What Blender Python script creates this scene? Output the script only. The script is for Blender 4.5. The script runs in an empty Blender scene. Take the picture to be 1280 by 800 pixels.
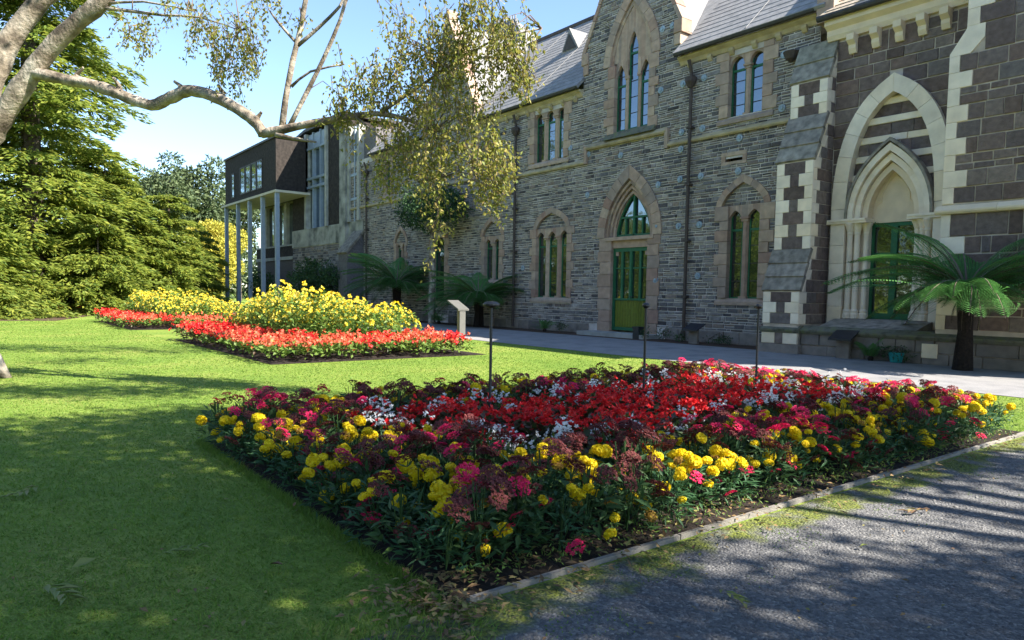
import bpy, math, random
import numpy as np
from mathutils import Vector, Matrix

# ------------------------------------------------------------------ camera, sky, sun, exposure
SC = bpy.context.scene
COL = SC.collection
R = math.radians
cam_d = bpy.data.cameras.new('camera')
cam = bpy.data.objects.new('camera', cam_d); COL.objects.link(cam)
cr = Vector((0.60842, 0.79346, 0.01587)); cu = Vector((-0.06119, 0.02697, 0.99776)); cf = Vector((-0.79125, 0.60803, -0.06495))
cam.matrix_world = Matrix(((cr.x, cu.x, -cf.x, 0), (cr.y, cu.y, -cf.y, 0), (cr.z, cu.z, -cf.z, 1.5), (0, 0, 0, 1)))
cam_d.sensor_width = 36; cam_d.lens = 888 / 1280 * 36; cam_d.shift_y = 26.4 / 1280
cam_d.clip_start = 0.05; cam_d.clip_end = 3000
SC.camera = cam
KX, KY = 0.98, 0.52                       # horizontal run of the sun's direction per metre of height
sun_dir = Vector((KX, KY, 1)).normalized()
world = bpy.data.worlds.new('World'); SC.world = world; world.use_nodes = True
wn = world.node_tree; bg = wn.nodes['Background']
sky = wn.nodes.new('ShaderNodeTexSky'); sky.sky_type = 'NISHITA'; sky.sun_disc = False
sky.sun_elevation = math.asin(sun_dir.z); sky.sun_rotation = math.atan2(sun_dir.x, sun_dir.y)
sky.air_density = 0.85; sky.dust_density = 0.1; sky.ozone_density = 2.2
wn.links.new(sky.outputs[0], bg.inputs[0]); bg.inputs[1].default_value = 0.108
sl = bpy.data.lights.new('sun', 'SUN'); sl.energy = 5.0; sl.angle = R(0.53); sl.color = (1.0, 0.93, 0.82)
so = bpy.data.objects.new('sun', sl); COL.objects.link(so)
so.rotation_euler = sun_dir.to_track_quat('Z', 'Y').to_euler(); so.location = (20, 10, 40)
SC.view_settings.view_transform = 'Standard'; SC.view_settings.look = 'None'
SC.view_settings.exposure = 1.8; SC.view_settings.gamma = 1
SC.view_settings.use_curve_mapping = False

rng = random.Random(7)
nrng = np.random.default_rng(11)

# ------------------------------------------------------------------ materials
MATS = {}
def mat(name, cols, rough=0.8, vary=0.25, nscale=6.0, bump=0.0, bscale=40.0, transl=0.0, spec=0.3, island=True, fine=0.0):
    """colour ramp picked per piece (island + object random), broken up by noise; optional bump / translucency"""
    if len(cols) == 1: cols = [cols[0], tuple(c * 1.15 for c in cols[0])]
    m = bpy.data.materials.new(name); m.use_nodes = True
    nt = m.node_tree; N = nt.nodes; L = nt.links
    b = N['Principled BSDF']; out = N['Material Output']
    tc = N.new('ShaderNodeTexCoord'); geo = N.new('ShaderNodeNewGeometry')
    ns = N.new('ShaderNodeTexNoise'); ns.inputs['Scale'].default_value = nscale; ns.inputs['Detail'].default_value = 6
    L.new(geo.outputs['Position'] if not island else tc.outputs['Object'], ns.inputs['Vector'])
    ramp = N.new('ShaderNodeValToRGB'); el = ramp.color_ramp.elements
    while len(el) < len(cols): el.new(0.5)
    for i, c in enumerate(cols):
        el[i].position = i / max(1, len(cols) - 1); el[i].color = (*c, 1)
    if island:
        oi = N.new('ShaderNodeObjectInfo'); ad = N.new('ShaderNodeMath'); ad.operation = 'ADD'
        fr = N.new('ShaderNodeMath'); fr.operation = 'FRACT'
        L.new(geo.outputs['Random Per Island'], ad.inputs[0]); L.new(oi.outputs['Random'], ad.inputs[1]); L.new(ad.outputs[0], fr.inputs[0])
        L.new(fr.outputs[0], ramp.inputs[0])
    else:
        mr0 = N.new('ShaderNodeMapRange'); mr0.inputs[1].default_value = 0.3; mr0.inputs[2].default_value = 0.7
        L.new(ns.outputs[0], mr0.inputs[0]); L.new(mr0.outputs[0], ramp.inputs[0])
    mr = N.new('ShaderNodeMapRange'); mr.inputs[1].default_value = 0.25; mr.inputs[2].default_value = 0.75
    mr.inputs[3].default_value = 1 - vary; mr.inputs[4].default_value = 1 + vary
    n2 = ns
    if fine > 0:
        n2 = N.new('ShaderNodeTexNoise'); n2.inputs['Scale'].default_value = fine; n2.inputs['Detail'].default_value = 8
        L.new(geo.outputs['Position'], n2.inputs['Vector'])
    L.new(n2.outputs[0], mr.inputs[0])
    mx = N.new('ShaderNodeVectorMath'); mx.operation = 'SCALE'
    L.new(ramp.outputs[0], mx.inputs[0]); L.new(mr.outputs[0], mx.inputs['Scale'])
    L.new(mx.outputs[0], b.inputs['Base Color'])
    b.inputs['Roughness'].default_value = rough; b.inputs['Specular IOR Level'].default_value = spec
    if bump > 0:
        nb = N.new('ShaderNodeTexNoise'); nb.inputs['Scale'].default_value = bscale; nb.inputs['Detail'].default_value = 5
        L.new(geo.outputs['Position'], nb.inputs['Vector'])
        bp = N.new('ShaderNodeBump'); bp.inputs['Strength'].default_value = min(1, bump); bp.inputs['Distance'].default_value = 0.02 * max(1, bump)
        L.new(nb.outputs[0], bp.inputs['Height']); L.new(bp.outputs[0], b.inputs['Normal'])
    if transl > 0:
        t = N.new('ShaderNodeBsdfTranslucent'); ms = N.new('ShaderNodeMixShader'); ms.inputs[0].default_value = transl
        L.new(mx.outputs[0], t.inputs[0]); L.new(b.outputs[0], ms.inputs[1]); L.new(t.outputs[0], ms.inputs[2])
        L.new(ms.outputs[0], out.inputs[0])
    MATS[name] = m
    m['_c'] = 0; del m['_c']
    return m

mat('slate_stone', [(0.055,0.050,0.054),(0.142,0.130,0.128),(0.212,0.193,0.182),(0.313,0.280,0.259),(0.101,0.095,0.099),(0.181,0.165,0.165),(0.253,0.193,0.152),(0.071,0.065,0.071),(0.363,0.324,0.295),(0.152,0.139,0.137)], .85, .35, 9, 1.0, 28)
mat('mortar', [(0.461,0.410,0.376),(0.586,0.522,0.479)], .95, .2, 2, .4, 40, island=False)
mat('dressed_stone', [(0.327,0.222,0.163),(0.414,0.295,0.219),(0.283,0.217,0.177),(0.458,0.335,0.242),(0.294,0.177,0.135)], .85, .22, 5, .35, 30)
mat('ochre_stone', [(.40,.31,.17),(.44,.36,.22),(.34,.27,.17)], .85, .3, 3, .3, 30)
mat('limestone', [(0.828,0.690,0.530),(0.880,0.758,0.605),(0.763,0.650,0.521),(0.861,0.690,0.484)], .8, .16, 3, .15, 30)
mat('cream_stone', [(0.719,0.571,0.391),(0.763,0.621,0.446)], .8, .12, 3, .12, 30)
mat('basalt', [(0.097,0.068,0.059),(0.183,0.128,0.107),(0.145,0.113,0.105),(0.226,0.175,0.147),(0.126,0.090,0.083),(0.164,0.140,0.132),(0.203,0.137,0.112)], .88, .32, 6, 1.0, 30, fine=9)
mat('basalt_mortar', [(0.458,0.374,0.307),(0.545,0.453,0.372)], .95, .2, 3, .3, 40, island=False)
mat('plinth_stone', [(0.185,0.158,0.135),(0.240,0.202,0.172),(0.147,0.128,0.116)], .9, .3, 4, .4, 30)
mat('weathered_slab', [(0.218,0.192,0.158),(0.294,0.256,0.214),(0.240,0.222,0.167)], .92, .5, 5, .5, 30)
mat('mossy_ledge', [(.10,.10,.06),(.15,.145,.11),(.11,.12,.05)], .95, .4, 5, .5, 30, island=False)
mat('green_paint', [(.018,.11,.05),(.022,.13,.06)], .45, .15, 8, .1, 20)
mat('door_paint', [(0.120,0.144,0.012),(0.144,0.168,0.018),(0.108,0.132,0.012)], .5, .2, 8, .1, 20)
mat('roof_slate', [(.19,.19,.19),(.255,.25,.245),(.22,.215,.215)], .85, .22, 1.6, .4, 14, island=False, spec=.12, fine=5)
mat('roof_seam', [(.17,.17,.17)], .6, .2, 5)
mat('roof_tile', [(.36,.30,.22),(.45,.39,.30),(.40,.31,.24),(.50,.44,.34)], .8, .2, 8)
mat('gutter_metal', [(.045,.042,.04),(.06,.055,.05)], .6, .3, 8)
mat('pipe_metal', [(.06,.045,.04),(.075,.055,.045)], .6, .3, 8)
mat('anchor_metal', [(.30,.37,.43),(.26,.33,.40),(.35,.40,.45)], .6, .3, 12)
mat('dark_cladding', [(.030,.025,.022),(.045,.037,.032)], .95, .3, 5, .9, 60, island=False)
mat('concrete', [(.33,.32,.28),(.40,.385,.34)], .9, .25, 2, .3, 30, island=False)
mat('streaked_concrete', [(.14,.14,.125),(.30,.29,.25),(.36,.345,.30)], .9, .3, 1.3, .3, 30, island=False)
mat('blue_grey_paint', [(.26,.31,.37),(.29,.34,.40)], .5, .12, 4)
mat('soffit', [(.50,.45,.34)], .8, .1, 2)
mat('bark_pale', [(0.068,0.053,0.039),(0.180,0.147,0.109),(0.293,0.252,0.201),(0.360,0.328,0.274)], .9, .55, 3.2, 1.0, 22, island=False, fine=11)
mat('bark_dark', [(.085,.065,.05),(.12,.095,.075)], .95, .35, 5, 1.0, 30, island=False)
mat('fern_trunk', [(.014,.010,.008),(.025,.018,.014)], 1, .4, 20, 1.0, 40, island=False)
mat('twig', [(.13,.10,.075)], .9, .3, 8)
mat('leaf_birch', [(0.146,0.190,0.033),(0.280,0.291,0.050),(0.381,0.347,0.077),(0.202,0.246,0.044),(0.381,0.280,0.099),(0.112,0.168,0.033)], .5, .2, 3, transl=.5, spec=.35)
mat('leaf_conifer', [(.11,.18,.035),(.215,.27,.042),(.30,.32,.048),(.15,.22,.038),(.255,.295,.046),(.08,.145,.033)], .6, .2, 1.0, transl=.5)
mat('leaf_conifer_dark', [(.03,.06,.014),(.06,.09,.015),(.045,.075,.014)], .6, .2, 1.0, transl=.2)
mat('leaf_gold', [(0.437,0.385,0.054),(0.522,0.451,0.063),(0.342,0.352,0.054),(0.551,0.462,0.072)], .6, .2, 1.0, transl=.3)
mat('leaf_pine', [(.05,.085,.04),(.10,.13,.055),(.075,.11,.045)], .7, .2, 1.0, transl=.15)
mat('leaf_dark', [(.025,.065,.02),(.045,.095,.03),(.035,.08,.026)], .55, .2, 3, transl=.2)
mat('leaf_shade', [(.05,.09,.015),(.07,.11,.02)], .6, .2, 3, transl=.3)
mat('fern_leaf', [(0.061,0.200,0.052),(0.098,0.258,0.067),(0.079,0.224,0.058),(0.134,0.294,0.067)], .5, .2, 3, transl=.3)
mat('plant_leaf', [(.035,.085,.03),(.06,.12,.035),(.045,.10,.04),(.075,.135,.035)], .5, .2, 3, transl=.25)
mat('marigold_leaf', [(.03,.09,.035),(.05,.125,.045),(.04,.105,.045)], .55, .2, 3, transl=.25)
mat('bronze_leaf', [(.045,.06,.018),(.085,.045,.022),(.055,.085,.025),(.10,.035,.022)], .4, .2, 3, transl=.25)
mat('bright_leaf', [(.09,.17,.03),(.13,.22,.04),(.16,.23,.05)], .5, .2, 3, transl=.3)
mat('petal_yellow', [(.80,.60,.008),(.86,.68,.012),(.74,.52,.006),(.82,.66,.02)], .6, .1, 5, transl=.25)
mat('petal_wilted', [(.38,.20,.02),(.25,.13,.03),(.45,.30,.03)], .8, .2, 5, transl=.15)
mat('petal_maroon', [(.13,.026,.026),(.18,.04,.038),(.09,.02,.02),(.21,.06,.05)], .7, .2, 5, transl=.1)
mat('petal_magenta', [(.78,.02,.10),(.84,.035,.15),(.66,.014,.085),(.74,.018,.15)], .6, .15, 5, transl=.25)
mat('petal_red', [(.70,.012,.014),(.78,.02,.02),(.58,.010,.02),(.80,.05,.035)], .5, .12, 5, transl=.25)
mat('petal_orange', [(.80,.15,.06),(.76,.08,.05),(.82,.25,.13),(.68,.04,.04)], .55, .12, 5, transl=.3)
mat('petal_white', [(.78,.78,.76),(.82,.80,.78),(.74,.75,.76)], .6, .08, 5, transl=.3)
mat('petal_lemon', [(.84,.68,.03),(.86,.74,.10),(.80,.58,.02),(.85,.78,.25)], .6, .1, 5, transl=.3)
mat('asphalt', [(.16,.16,.165),(.225,.22,.22),(.25,.245,.24)], .92, .22, 1.5, .3, 90, island=False, fine=60)
mat('slab_concrete', [(.30,.295,.27),(.36,.35,.32)], .9, .2, 2, .2, 40, island=False)
mat('bed_soil', [(.014,.010,.008),(.026,.019,.014)], 1, .4, 8, 1.2, 30, island=False, fine=40)
mat('bark_mulch', [(.055,.032,.02),(.09,.055,.035)], 1, .4, 8, 1.0, 30, island=False, fine=30)
mat('timber', [(.20,.185,.165),(.26,.24,.21),(.17,.155,.135)], .85, .3, 6, .5, 60)
mat('sign_wood', [(0.210,0.162,0.090),(0.228,0.174,0.102)], .7, .2, 6)
mat('sign_face', [(0.110,0.110,0.100)], .5, .1, 6)
mat('black_metal', [(.014,.016,.02),(.02,.022,.028)], .45, .2, 8, spec=.5)
mat('leaf_litter', [(.20,.12,.06),(.30,.20,.09),(.14,.08,.045),(.26,.22,.08),(.16,.17,.05)], .8, .2, 5, transl=.15)
mat('leaf_fallen', [(.20,.25,.07),(.16,.21,.05),(.27,.26,.09)], .6, .2, 5, transl=.2)
mat('grass_blade', [(.105,.215,.028),(.16,.27,.04),(.225,.31,.06),(.13,.24,.033)], .55, .15, 2, transl=.45, spec=.25)
mat('teal_plastic', [(.02,.22,.22)], .4, .1, 5)
mat('dark_room', [(.01,.01,.01)], .9, .1, 5)

def ground_mat(name, build):
    m = bpy.data.materials.new(name); m.use_nodes = True; MATS[name] = m
    build(m.node_tree, m.node_tree.nodes, m.node_tree.links, m.node_tree.nodes['Principled BSDF']); return m
def noise(N, L, vec, scale, detail=5):
    n = N.new('ShaderNodeTexNoise'); n.inputs['Scale'].default_value = scale; n.inputs['Detail'].default_value = detail
    L.new(vec, n.inputs['Vector']); return n.outputs[0]
def rampn(N, L, fac, stops):
    r = N.new('ShaderNodeValToRGB'); e = r.color_ramp.elements
    while len(e) < len(stops): e.new(.5)
    for i, (p, c) in enumerate(stops): e[i].position = p; e[i].color = (*c, 1)
    L.new(fac, r.inputs[0]); return r.outputs[0]
def mixc(N, L, f, a, b, mode='MIX'):
    x = N.new('ShaderNodeMix'); x.data_type = 'RGBA'; x.blend_type = mode
    for s, v in ((x.inputs[0], f), (x.inputs[6], a), (x.inputs[7], b)):
        if hasattr(v, 'links'): L.new(v, s)
        else: s.default_value = v if not isinstance(v, tuple) else (*v, 1)
    return x.outputs[2]
def lawn_nodes(nt, N, L, b):
    g = N.new('ShaderNodeNewGeometry'); p = g.outputs['Position']
    big = rampn(N, L, noise(N, L, p, .55, 4), [(.3, (.12,.20,.03)), (.52, (.18,.25,.042)), (.72, (.245,.28,.062))])
    fine = noise(N, L, p, 75, 6); mid = noise(N, L, p, 9, 5)
    v = N.new('ShaderNodeMath'); v.operation = 'MULTIPLY_ADD'; L.new(fine, v.inputs[0]); v.inputs[1].default_value = 1.3; v.inputs[2].default_value = .3
    v2 = N.new('ShaderNodeMath'); v2.operation = 'MULTIPLY_ADD'; L.new(mid, v2.inputs[0]); v2.inputs[1].default_value = 1.0; v2.inputs[2].default_value = .5
    c = N.new('ShaderNodeVectorMath'); c.operation = 'SCALE'; L.new(big, c.inputs[0]); L.new(v.outputs[0], c.inputs['Scale'])
    c2 = N.new('ShaderNodeVectorMath'); c2.operation = 'SCALE'; L.new(c.outputs[0], c2.inputs[0]); L.new(v2.outputs[0], c2.inputs['Scale'])
    L.new(c2.outputs[0], b.inputs['Base Color']); b.inputs['Roughness'].default_value = .8; b.inputs['Specular IOR Level'].default_value = .15
    bp = N.new('ShaderNodeBump'); bp.inputs['Distance'].default_value = .03; bp.inputs['Strength'].default_value = .8
    L.new(fine, bp.inputs['Height']); L.new(bp.outputs[0], b.inputs['Normal'])
ground_mat('lawn', lawn_nodes)
def gravel_nodes(nt, N, L, b):
    g = N.new('ShaderNodeNewGeometry'); p = g.outputs['Position']
    vo = N.new('ShaderNodeTexVoronoi'); vo.inputs['Scale'].default_value = 60; L.new(p, vo.inputs['Vector'])
    sp = N.new('ShaderNodeSeparateColor'); L.new(vo.outputs['Color'], sp.inputs[0])
    col = rampn(N, L, sp.outputs[0], [(0, (.055,.057,.06)), (.5, (.12,.12,.124)), (.85, (.195,.193,.19)), (1, (.34,.33,.31))])
    ng = N.new('ShaderNodeNewGeometry')
    big = noise(N, L, p, .8, 4)
    col = mixc(N, L, .5, col, rampn(N, L, big, [(.3, (.085,.086,.09)), (.7, (.16,.158,.156))]))
    # moss grows in patches along the timber edging (x = -2.75)
    sx = N.new('ShaderNodeSeparateXYZ'); L.new(p, sx.inputs[0])
    mr = N.new('ShaderNodeMapRange'); L.new(sx.outputs[0], mr.inputs[0])
    mr.inputs[1].default_value = -2.72; mr.inputs[2].default_value = -1.75; mr.inputs[3].default_value = .34; mr.inputs[4].default_value = -.35
    m1 = N.new('ShaderNodeMath'); m1.operation = 'ADD'; L.new(mr.outputs[0], m1.inputs[0]); L.new(noise(N, L, p, 3.4, 9), m1.inputs[1])
    m2 = N.new('ShaderNodeMapRange'); L.new(m1.outputs[0], m2.inputs[0]); m2.inputs[1].default_value = .64; m2.inputs[2].default_value = .80
    m2.inputs[4].default_value = .85
    moss = rampn(N, L, noise(N, L, p, 45, 6), [(.35, (.05,.06,.02)), (.5, (.115,.14,.015)), (.7, (.19,.21,.02))])
    col = mixc(N, L, m2.outputs[0], col, moss)
    L.new(col, b.inputs['Base Color']); b.inputs['Roughness'].default_value = .9; b.inputs['Specular IOR Level'].default_value = .2
    bp = N.new('ShaderNodeBump'); bp.inputs['Distance'].default_value = .012; bp.inputs['Strength'].default_value = .9
    L.new(vo.outputs['Distance'], bp.inputs['Height']); bp.invert = True; L.new(bp.outputs[0], b.inputs['Normal'])
ground_mat('gravel', gravel_nodes)
def glass_nodes(nt, N, L, b):
    b.inputs['Base Color'].default_value = (.012, .016, .016, 1); b.inputs['Roughness'].default_value = .08
    gl = N.new('ShaderNodeBsdfGlossy'); gl.inputs['Roughness'].default_value = .03; gl.inputs['Color'].default_value = (.7, .85, .95, 1)
    fr = N.new('ShaderNodeFresnel'); fr.inputs[0].default_value = 1.55
    a = N.new('ShaderNodeMath'); a.operation = 'MULTIPLY_ADD'; L.new(fr.outputs[0], a.inputs[0]); a.inputs[1].default_value = 1.2; a.inputs[2].default_value = .10
    ms = N.new('ShaderNodeMixShader'); L.new(a.outputs[0], ms.inputs[0]); L.new(b.outputs[0], ms.inputs[1]); L.new(gl.outputs[0], ms.inputs[2])
    L.new(ms.outputs[0], N['Material Output'].inputs[0])
    g = N.new('ShaderNodeNewGeometry'); n = noise(N, L, g.outputs['Position'], 2.2, 2)
    bp = N.new('ShaderNodeBump'); bp.inputs['Strength'].default_value = .12; bp.inputs['Distance'].default_value = .05
    L.new(n, bp.inputs['Height']); L.new(bp.outputs[0], gl.inputs['Normal'])
ground_mat('window_glass', glass_nodes)

# ------------------------------------------------------------------ object helpers
BASE = {}
def link(o, parent=None):
    COL.objects.link(o)
    if parent is not None: o.parent = parent
    return o
def tag(o, label=None, cat=None, group=None, kind=None):
    if label: o['label'] = label
    if cat: o['category'] = cat
    if group: o['group'] = group
    if kind: o['kind'] = kind
    return o
def thing(name, label, cat, loc=(0, 0, 0), group=None):
    o = bpy.data.objects.new(name, None); o.empty_display_size = .2; link(o); o.location = loc
    BASE[o.name] = Vector(loc); return tag(o, label, cat, group)
def base_of(o):
    return BASE.get(o.name, Vector((0, 0, 0))) if o is not None else Vector((0, 0, 0))

class Frame:
    """a wall plane: s along u, t up, d out along n"""
    def __init__(f, o, u, n): f.o, f.u, f.n = Vector(o), Vector(u), Vector(n)
    def __call__(f, s, t, d=0.0): return f.o + f.u * s + Vector((0, 0, t)) + f.n * d
def front(Y): return Frame((0, Y, 0), (1, 0, 0), (0, -1, 0))
def side(X): return Frame((X, 0, 0), (0, 1, 0), (1, 0, 0))

class MB:
    def __init__(s): s.v, s.f, s.m = [], [], []
    def face(s, pts, mi=0):
        k = len(s.v); s.v += [tuple(p) for p in pts]; s.f.append(tuple(range(k, k + len(pts)))); s.m.append(mi)
    def solid(s, pts, faces, mi=0):
        k = len(s.v); s.v += [tuple(p) for p in pts]
        for f in faces: s.f.append(tuple(k + i for i in f)); s.m.append(mi)
    def box(s, x0, x1, y0, y1, z0, z1, mi=0):
        s.solid([(x0,y0,z0),(x1,y0,z0),(x1,y1,z0),(x0,y1,z0),(x0,y0,z1),(x1,y0,z1),(x1,y1,z1),(x0,y1,z1)],
                [(0,3,2,1),(4,5,6,7),(0,1,5,4),(1,2,6,5),(2,3,7,6),(3,0,4,7)], mi)
    def fbox(s, F, s0, s1, t0, t1, d0, d1, mi=0):
        p = [F(a, b, d) for d in (d0, d1) for a, b in ((s0,t0),(s1,t0),(s1,t1),(s0,t1))]
        s.solid(p, [(3,2,1,0),(4,5,6,7),(0,1,5,4),(1,2,6,5),(2,3,7,6),(3,0,4,7)], mi)
    def stone(s, F, q, d0, d1, bev=.01, mi=0, jit=0):
        """block with bevelled front; q = four (s,t) corners counter-clockwise"""
        cs = sum(a for a, b in q) / 4; ct = sum(b for a, b in q) / 4
        k = [F(a, b, d0) for a, b in q] + [F(a, b, d1 - bev * .8) for a, b in q]
        for a, b in q:
            da = min(bev, abs(a - cs) * .6); db = min(bev, abs(b - ct) * .6)
            k.append(F(a - math.copysign(da, a - cs), b - math.copysign(db, b - ct), d1 + (rng.uniform(-jit, jit) if jit else 0)))
        s.solid(k, [(8,9,10,11),(4,5,9,8),(5,6,10,9),(6,7,11,10),(7,4,8,11),(0,1,5,4),(1,2,6,5),(2,3,7,6),(3,0,4,7)], mi)
    def cheap(s, F, q, d1, bev, mi=0):
        cs = sum(a for a, b in q) / 4; ct = sum(b for a, b in q) / 4
        k = [F(a, b, -.01) for a, b in q]
        for a, b in q:
            da = min(bev, abs(a - cs) * .6); db = min(bev, abs(b - ct) * .6)
            k.append(F(a - math.copysign(da, a - cs), b - math.copysign(db, b - ct), d1 * rng.uniform(.6, 1.25)))
        s.solid(k, [(4,5,6,7),(0,1,5,4),(1,2,6,5),(2,3,7,6),(3,0,4,7)], mi)
    def prism(s, F, poly, d0, d1, mi=0):
        n = len(poly); k = [F(a, b, d0) for a, b in poly] + [F(a, b, d1) for a, b in poly]
        s.solid(k, [tuple(range(n))[::-1], tuple(range(n, 2 * n))] + [(i, (i + 1) % n, n + (i + 1) % n, n + i) for i in range(n)], mi)
    def tube(s, pts, rad, n=8, mi=0, cap=True, wob=0):
        pts = [Vector(p) for p in pts]; k0 = len(s.v); prev = None
        for i, p in enumerate(pts):
            t = (pts[min(i + 1, len(pts) - 1)] - pts[max(i - 1, 0)]).normalized()
            if prev is None: a = t.orthogonal().normalized()
            else: a = (prev - t * prev.dot(t)).normalized()
            prev = a; b = t.cross(a); r = rad[i] if hasattr(rad, '__len__') else rad
            for j in range(n):
                an = 2 * math.pi * j / n; rr = r * (1 + (rng.uniform(-wob, wob) if wob else 0))
                s.v.append(tuple(p + a * math.cos(an) * rr + b * math.sin(an) * rr))
        for i in range(len(pts) - 1):
            for j in range(n):
                A = k0 + i * n + j; B = k0 + i * n + (j + 1) % n
                s.f.append((A, B, B + n, A + n)); s.m.append(mi)
        if cap:
            s.f.append(tuple(k0 + j for j in range(n))[::-1]); s.m.append(mi)
            e = k0 + (len(pts) - 1) * n; s.f.append(tuple(e + j for j in range(n))); s.m.append(mi)
    def lathe(s, prof, c, n=12, mi=0):
        k0 = len(s.v)
        for r, z in prof:
            for j in range(n):
                a = 2 * math.pi * j / n; s.v.append((c[0] + r * math.cos(a), c[1] + r * math.sin(a), c[2] + z))
        for i in range(len(prof) - 1):
            for j in range(n):
                A = k0 + i * n + j; B = k0 + i * n + (j + 1) % n; s.f.append((A, B, B + n, A + n)); s.m.append(mi)
        s.f.append(tuple(k0 + j for j in range(n))[::-1]); s.m.append(mi)
        e = k0 + (len(prof) - 1) * n; s.f.append(tuple(e + j for j in range(n))); s.m.append(mi)
    def build(s, name, mats, parent=None, smooth=False):
        b = base_of(parent); me = bpy.data.meshes.new(name)
        me.from_pydata([(x - b.x, y - b.y, z - b.z) for x, y, z in s.v] if parent is not None else s.v, [], s.f)
        for m in (mats if isinstance(mats, (list, tuple)) else [mats]): me.materials.append(MATS[m])
        if any(s.m): me.polygons.foreach_set('material_index', s.m)
        if smooth: me.polygons.foreach_set('use_smooth', [True] * len(s.f))
        me.update()
        o = bpy.data.objects.new(name, me); link(o, parent); BASE[o.name] = b
        return o

def np_mesh(name, chunks, mats):
    """chunks: list of (V (n,3), F (m,3), material index)"""
    Vs, Fs, Ms, k = [], [], [], 0
    for V, F, mi in chunks:
        Vs.append(V); Fs.append(F + k); Ms.append(np.full(len(F), mi, np.int32) if np.isscalar(mi) else mi.astype(np.int32)); k += len(V)
    V = np.concatenate(Vs).astype(np.float32); F = np.concatenate(Fs).astype(np.int32); M_ = np.concatenate(Ms)
    me = bpy.data.meshes.new(name)
    me.vertices.add(len(V)); me.vertices.foreach_set('co', V.ravel())
    me.loops.add(F.size); me.loops.foreach_set('vertex_index', F.ravel())
    me.polygons.add(len(F)); me.polygons.foreach_set('loop_start', np.arange(0, F.size, 3, dtype=np.int32))
    me.polygons.foreach_set('material_index', M_)
    for m in mats: me.materials.append(MATS[m])
    me.update(calc_edges=True); return me
def np_obj(name, chunks, mats, parent=None):
    b = base_of(parent)
    if parent is not None: chunks = [(V - np.array(b), F, m) for V, F, m in chunks]
    o = bpy.data.objects.new(name, np_mesh(name, chunks, mats)); link(o, parent); BASE[o.name] = b; return o
def norm(a): return a / np.maximum(np.linalg.norm(a, axis=1, keepdims=True), 1e-9)
def leaves(P, D, L, W, N=None, fold=.15):
    n = len(P); D = norm(D)
    if N is None: N = nrng.normal(size=(n, 3))
    S = norm(np.cross(D, N)); N = np.cross(S, D)
    L = np.broadcast_to(np.asarray(L, float), n)[:, None]; W = np.broadcast_to(np.asarray(W, float), n)[:, None]
    m = P + D * L * .45
    V = np.stack([P, m + S * W * .5 + N * W * fold, P + D * L - N * L * .08, m - S * W * .5 + N * W * fold], 1).reshape(-1, 3)
    i = np.arange(n)[:, None] * 4
    F = np.concatenate([i + np.array([[0, 1, 2]]), i + np.array([[0, 2, 3]])], 1).reshape(-1, 3)
    return V, F
def sph(n):
    return norm(nrng.normal(size=(n, 3)))
def copy_tree(o, parent=None):
    c = o.copy(); link(c, parent)
    for ch in o.children: copy_tree(ch, c)
    return c
# ------------------------------------------------------------------ the setting
def sheet(name, poly, z, m, kind='structure', n=0):
    b = MB(); b.face([(x, y, z) for x, y in poly]); o = b.build(name, m); tag(o, kind=kind); return o
def rect(x0, x1, y0, y1): return [(x0, y0), (x1, y0), (x1, y1), (x0, y1)]
sheet('ground', rect(-900, 500, -600, 900), 0, 'lawn')
sheet('gravel_drive', rect(-2.75, 14, -8, 13.15), .004, 'gravel')
sheet('path', rect(-58, 25, 13.2, 18.35), .008, 'asphalt')
sheet('garden_soil', rect(-58, 25, 18.3, 19.9), .012, 'bark_mulch')
sheet('far_path', [(-75, 7.6), (-50, 8.6), (-50, 10.4), (-75, 9.4)], .006, 'asphalt')
sheet('mulch_bed', [(-62, -2.5), (-43, -1.5), (-38.5, .9), (-38, 3.2), (-47, 6.2), (-62, 6)], .008, 'bark_mulch')
def mound(name, x0, x1, y0, y1, h, m):
    b = MB(); nx, ny = 16, 16; vs = []
    for j in range(ny + 1):
        for i in range(nx + 1):
            u, v = i / nx, j / ny; e = min(u, 1 - u, v, 1 - v)
            vs.append((x0 + (x1 - x0) * u + (rng.uniform(-.03, .03) if 0 < e else 0), y0 + (y1 - y0) * v, .006 + h * min(1, e * 5) * rng.uniform(.6, 1.2)))
    fs = [(j*(nx+1)+i, j*(nx+1)+i+1, (j+1)*(nx+1)+i+1, (j+1)*(nx+1)+i) for j in range(ny) for i in range(nx)]
    b.solid(vs, fs); o = b.build(name, m); tag(o, kind='structure'); return o
BX0, BX1, BY0, BY1 = -7.35, -2.82, 1.82, 9.7
mound('bed_soil', BX0, BX1, BY0, BY1, .06, 'bed_soil')
mound('bed_soil', -23, -14.4, 4.9, 10.3, .10, 'bed_soil')
mound('bed_soil', -37.3, -28.9, 4.7, 10.2, .10, 'bed_soil')
mound('bed_soil', -56, -45.5, 1.8, 6.2, .10, 'bed_soil')

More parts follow.
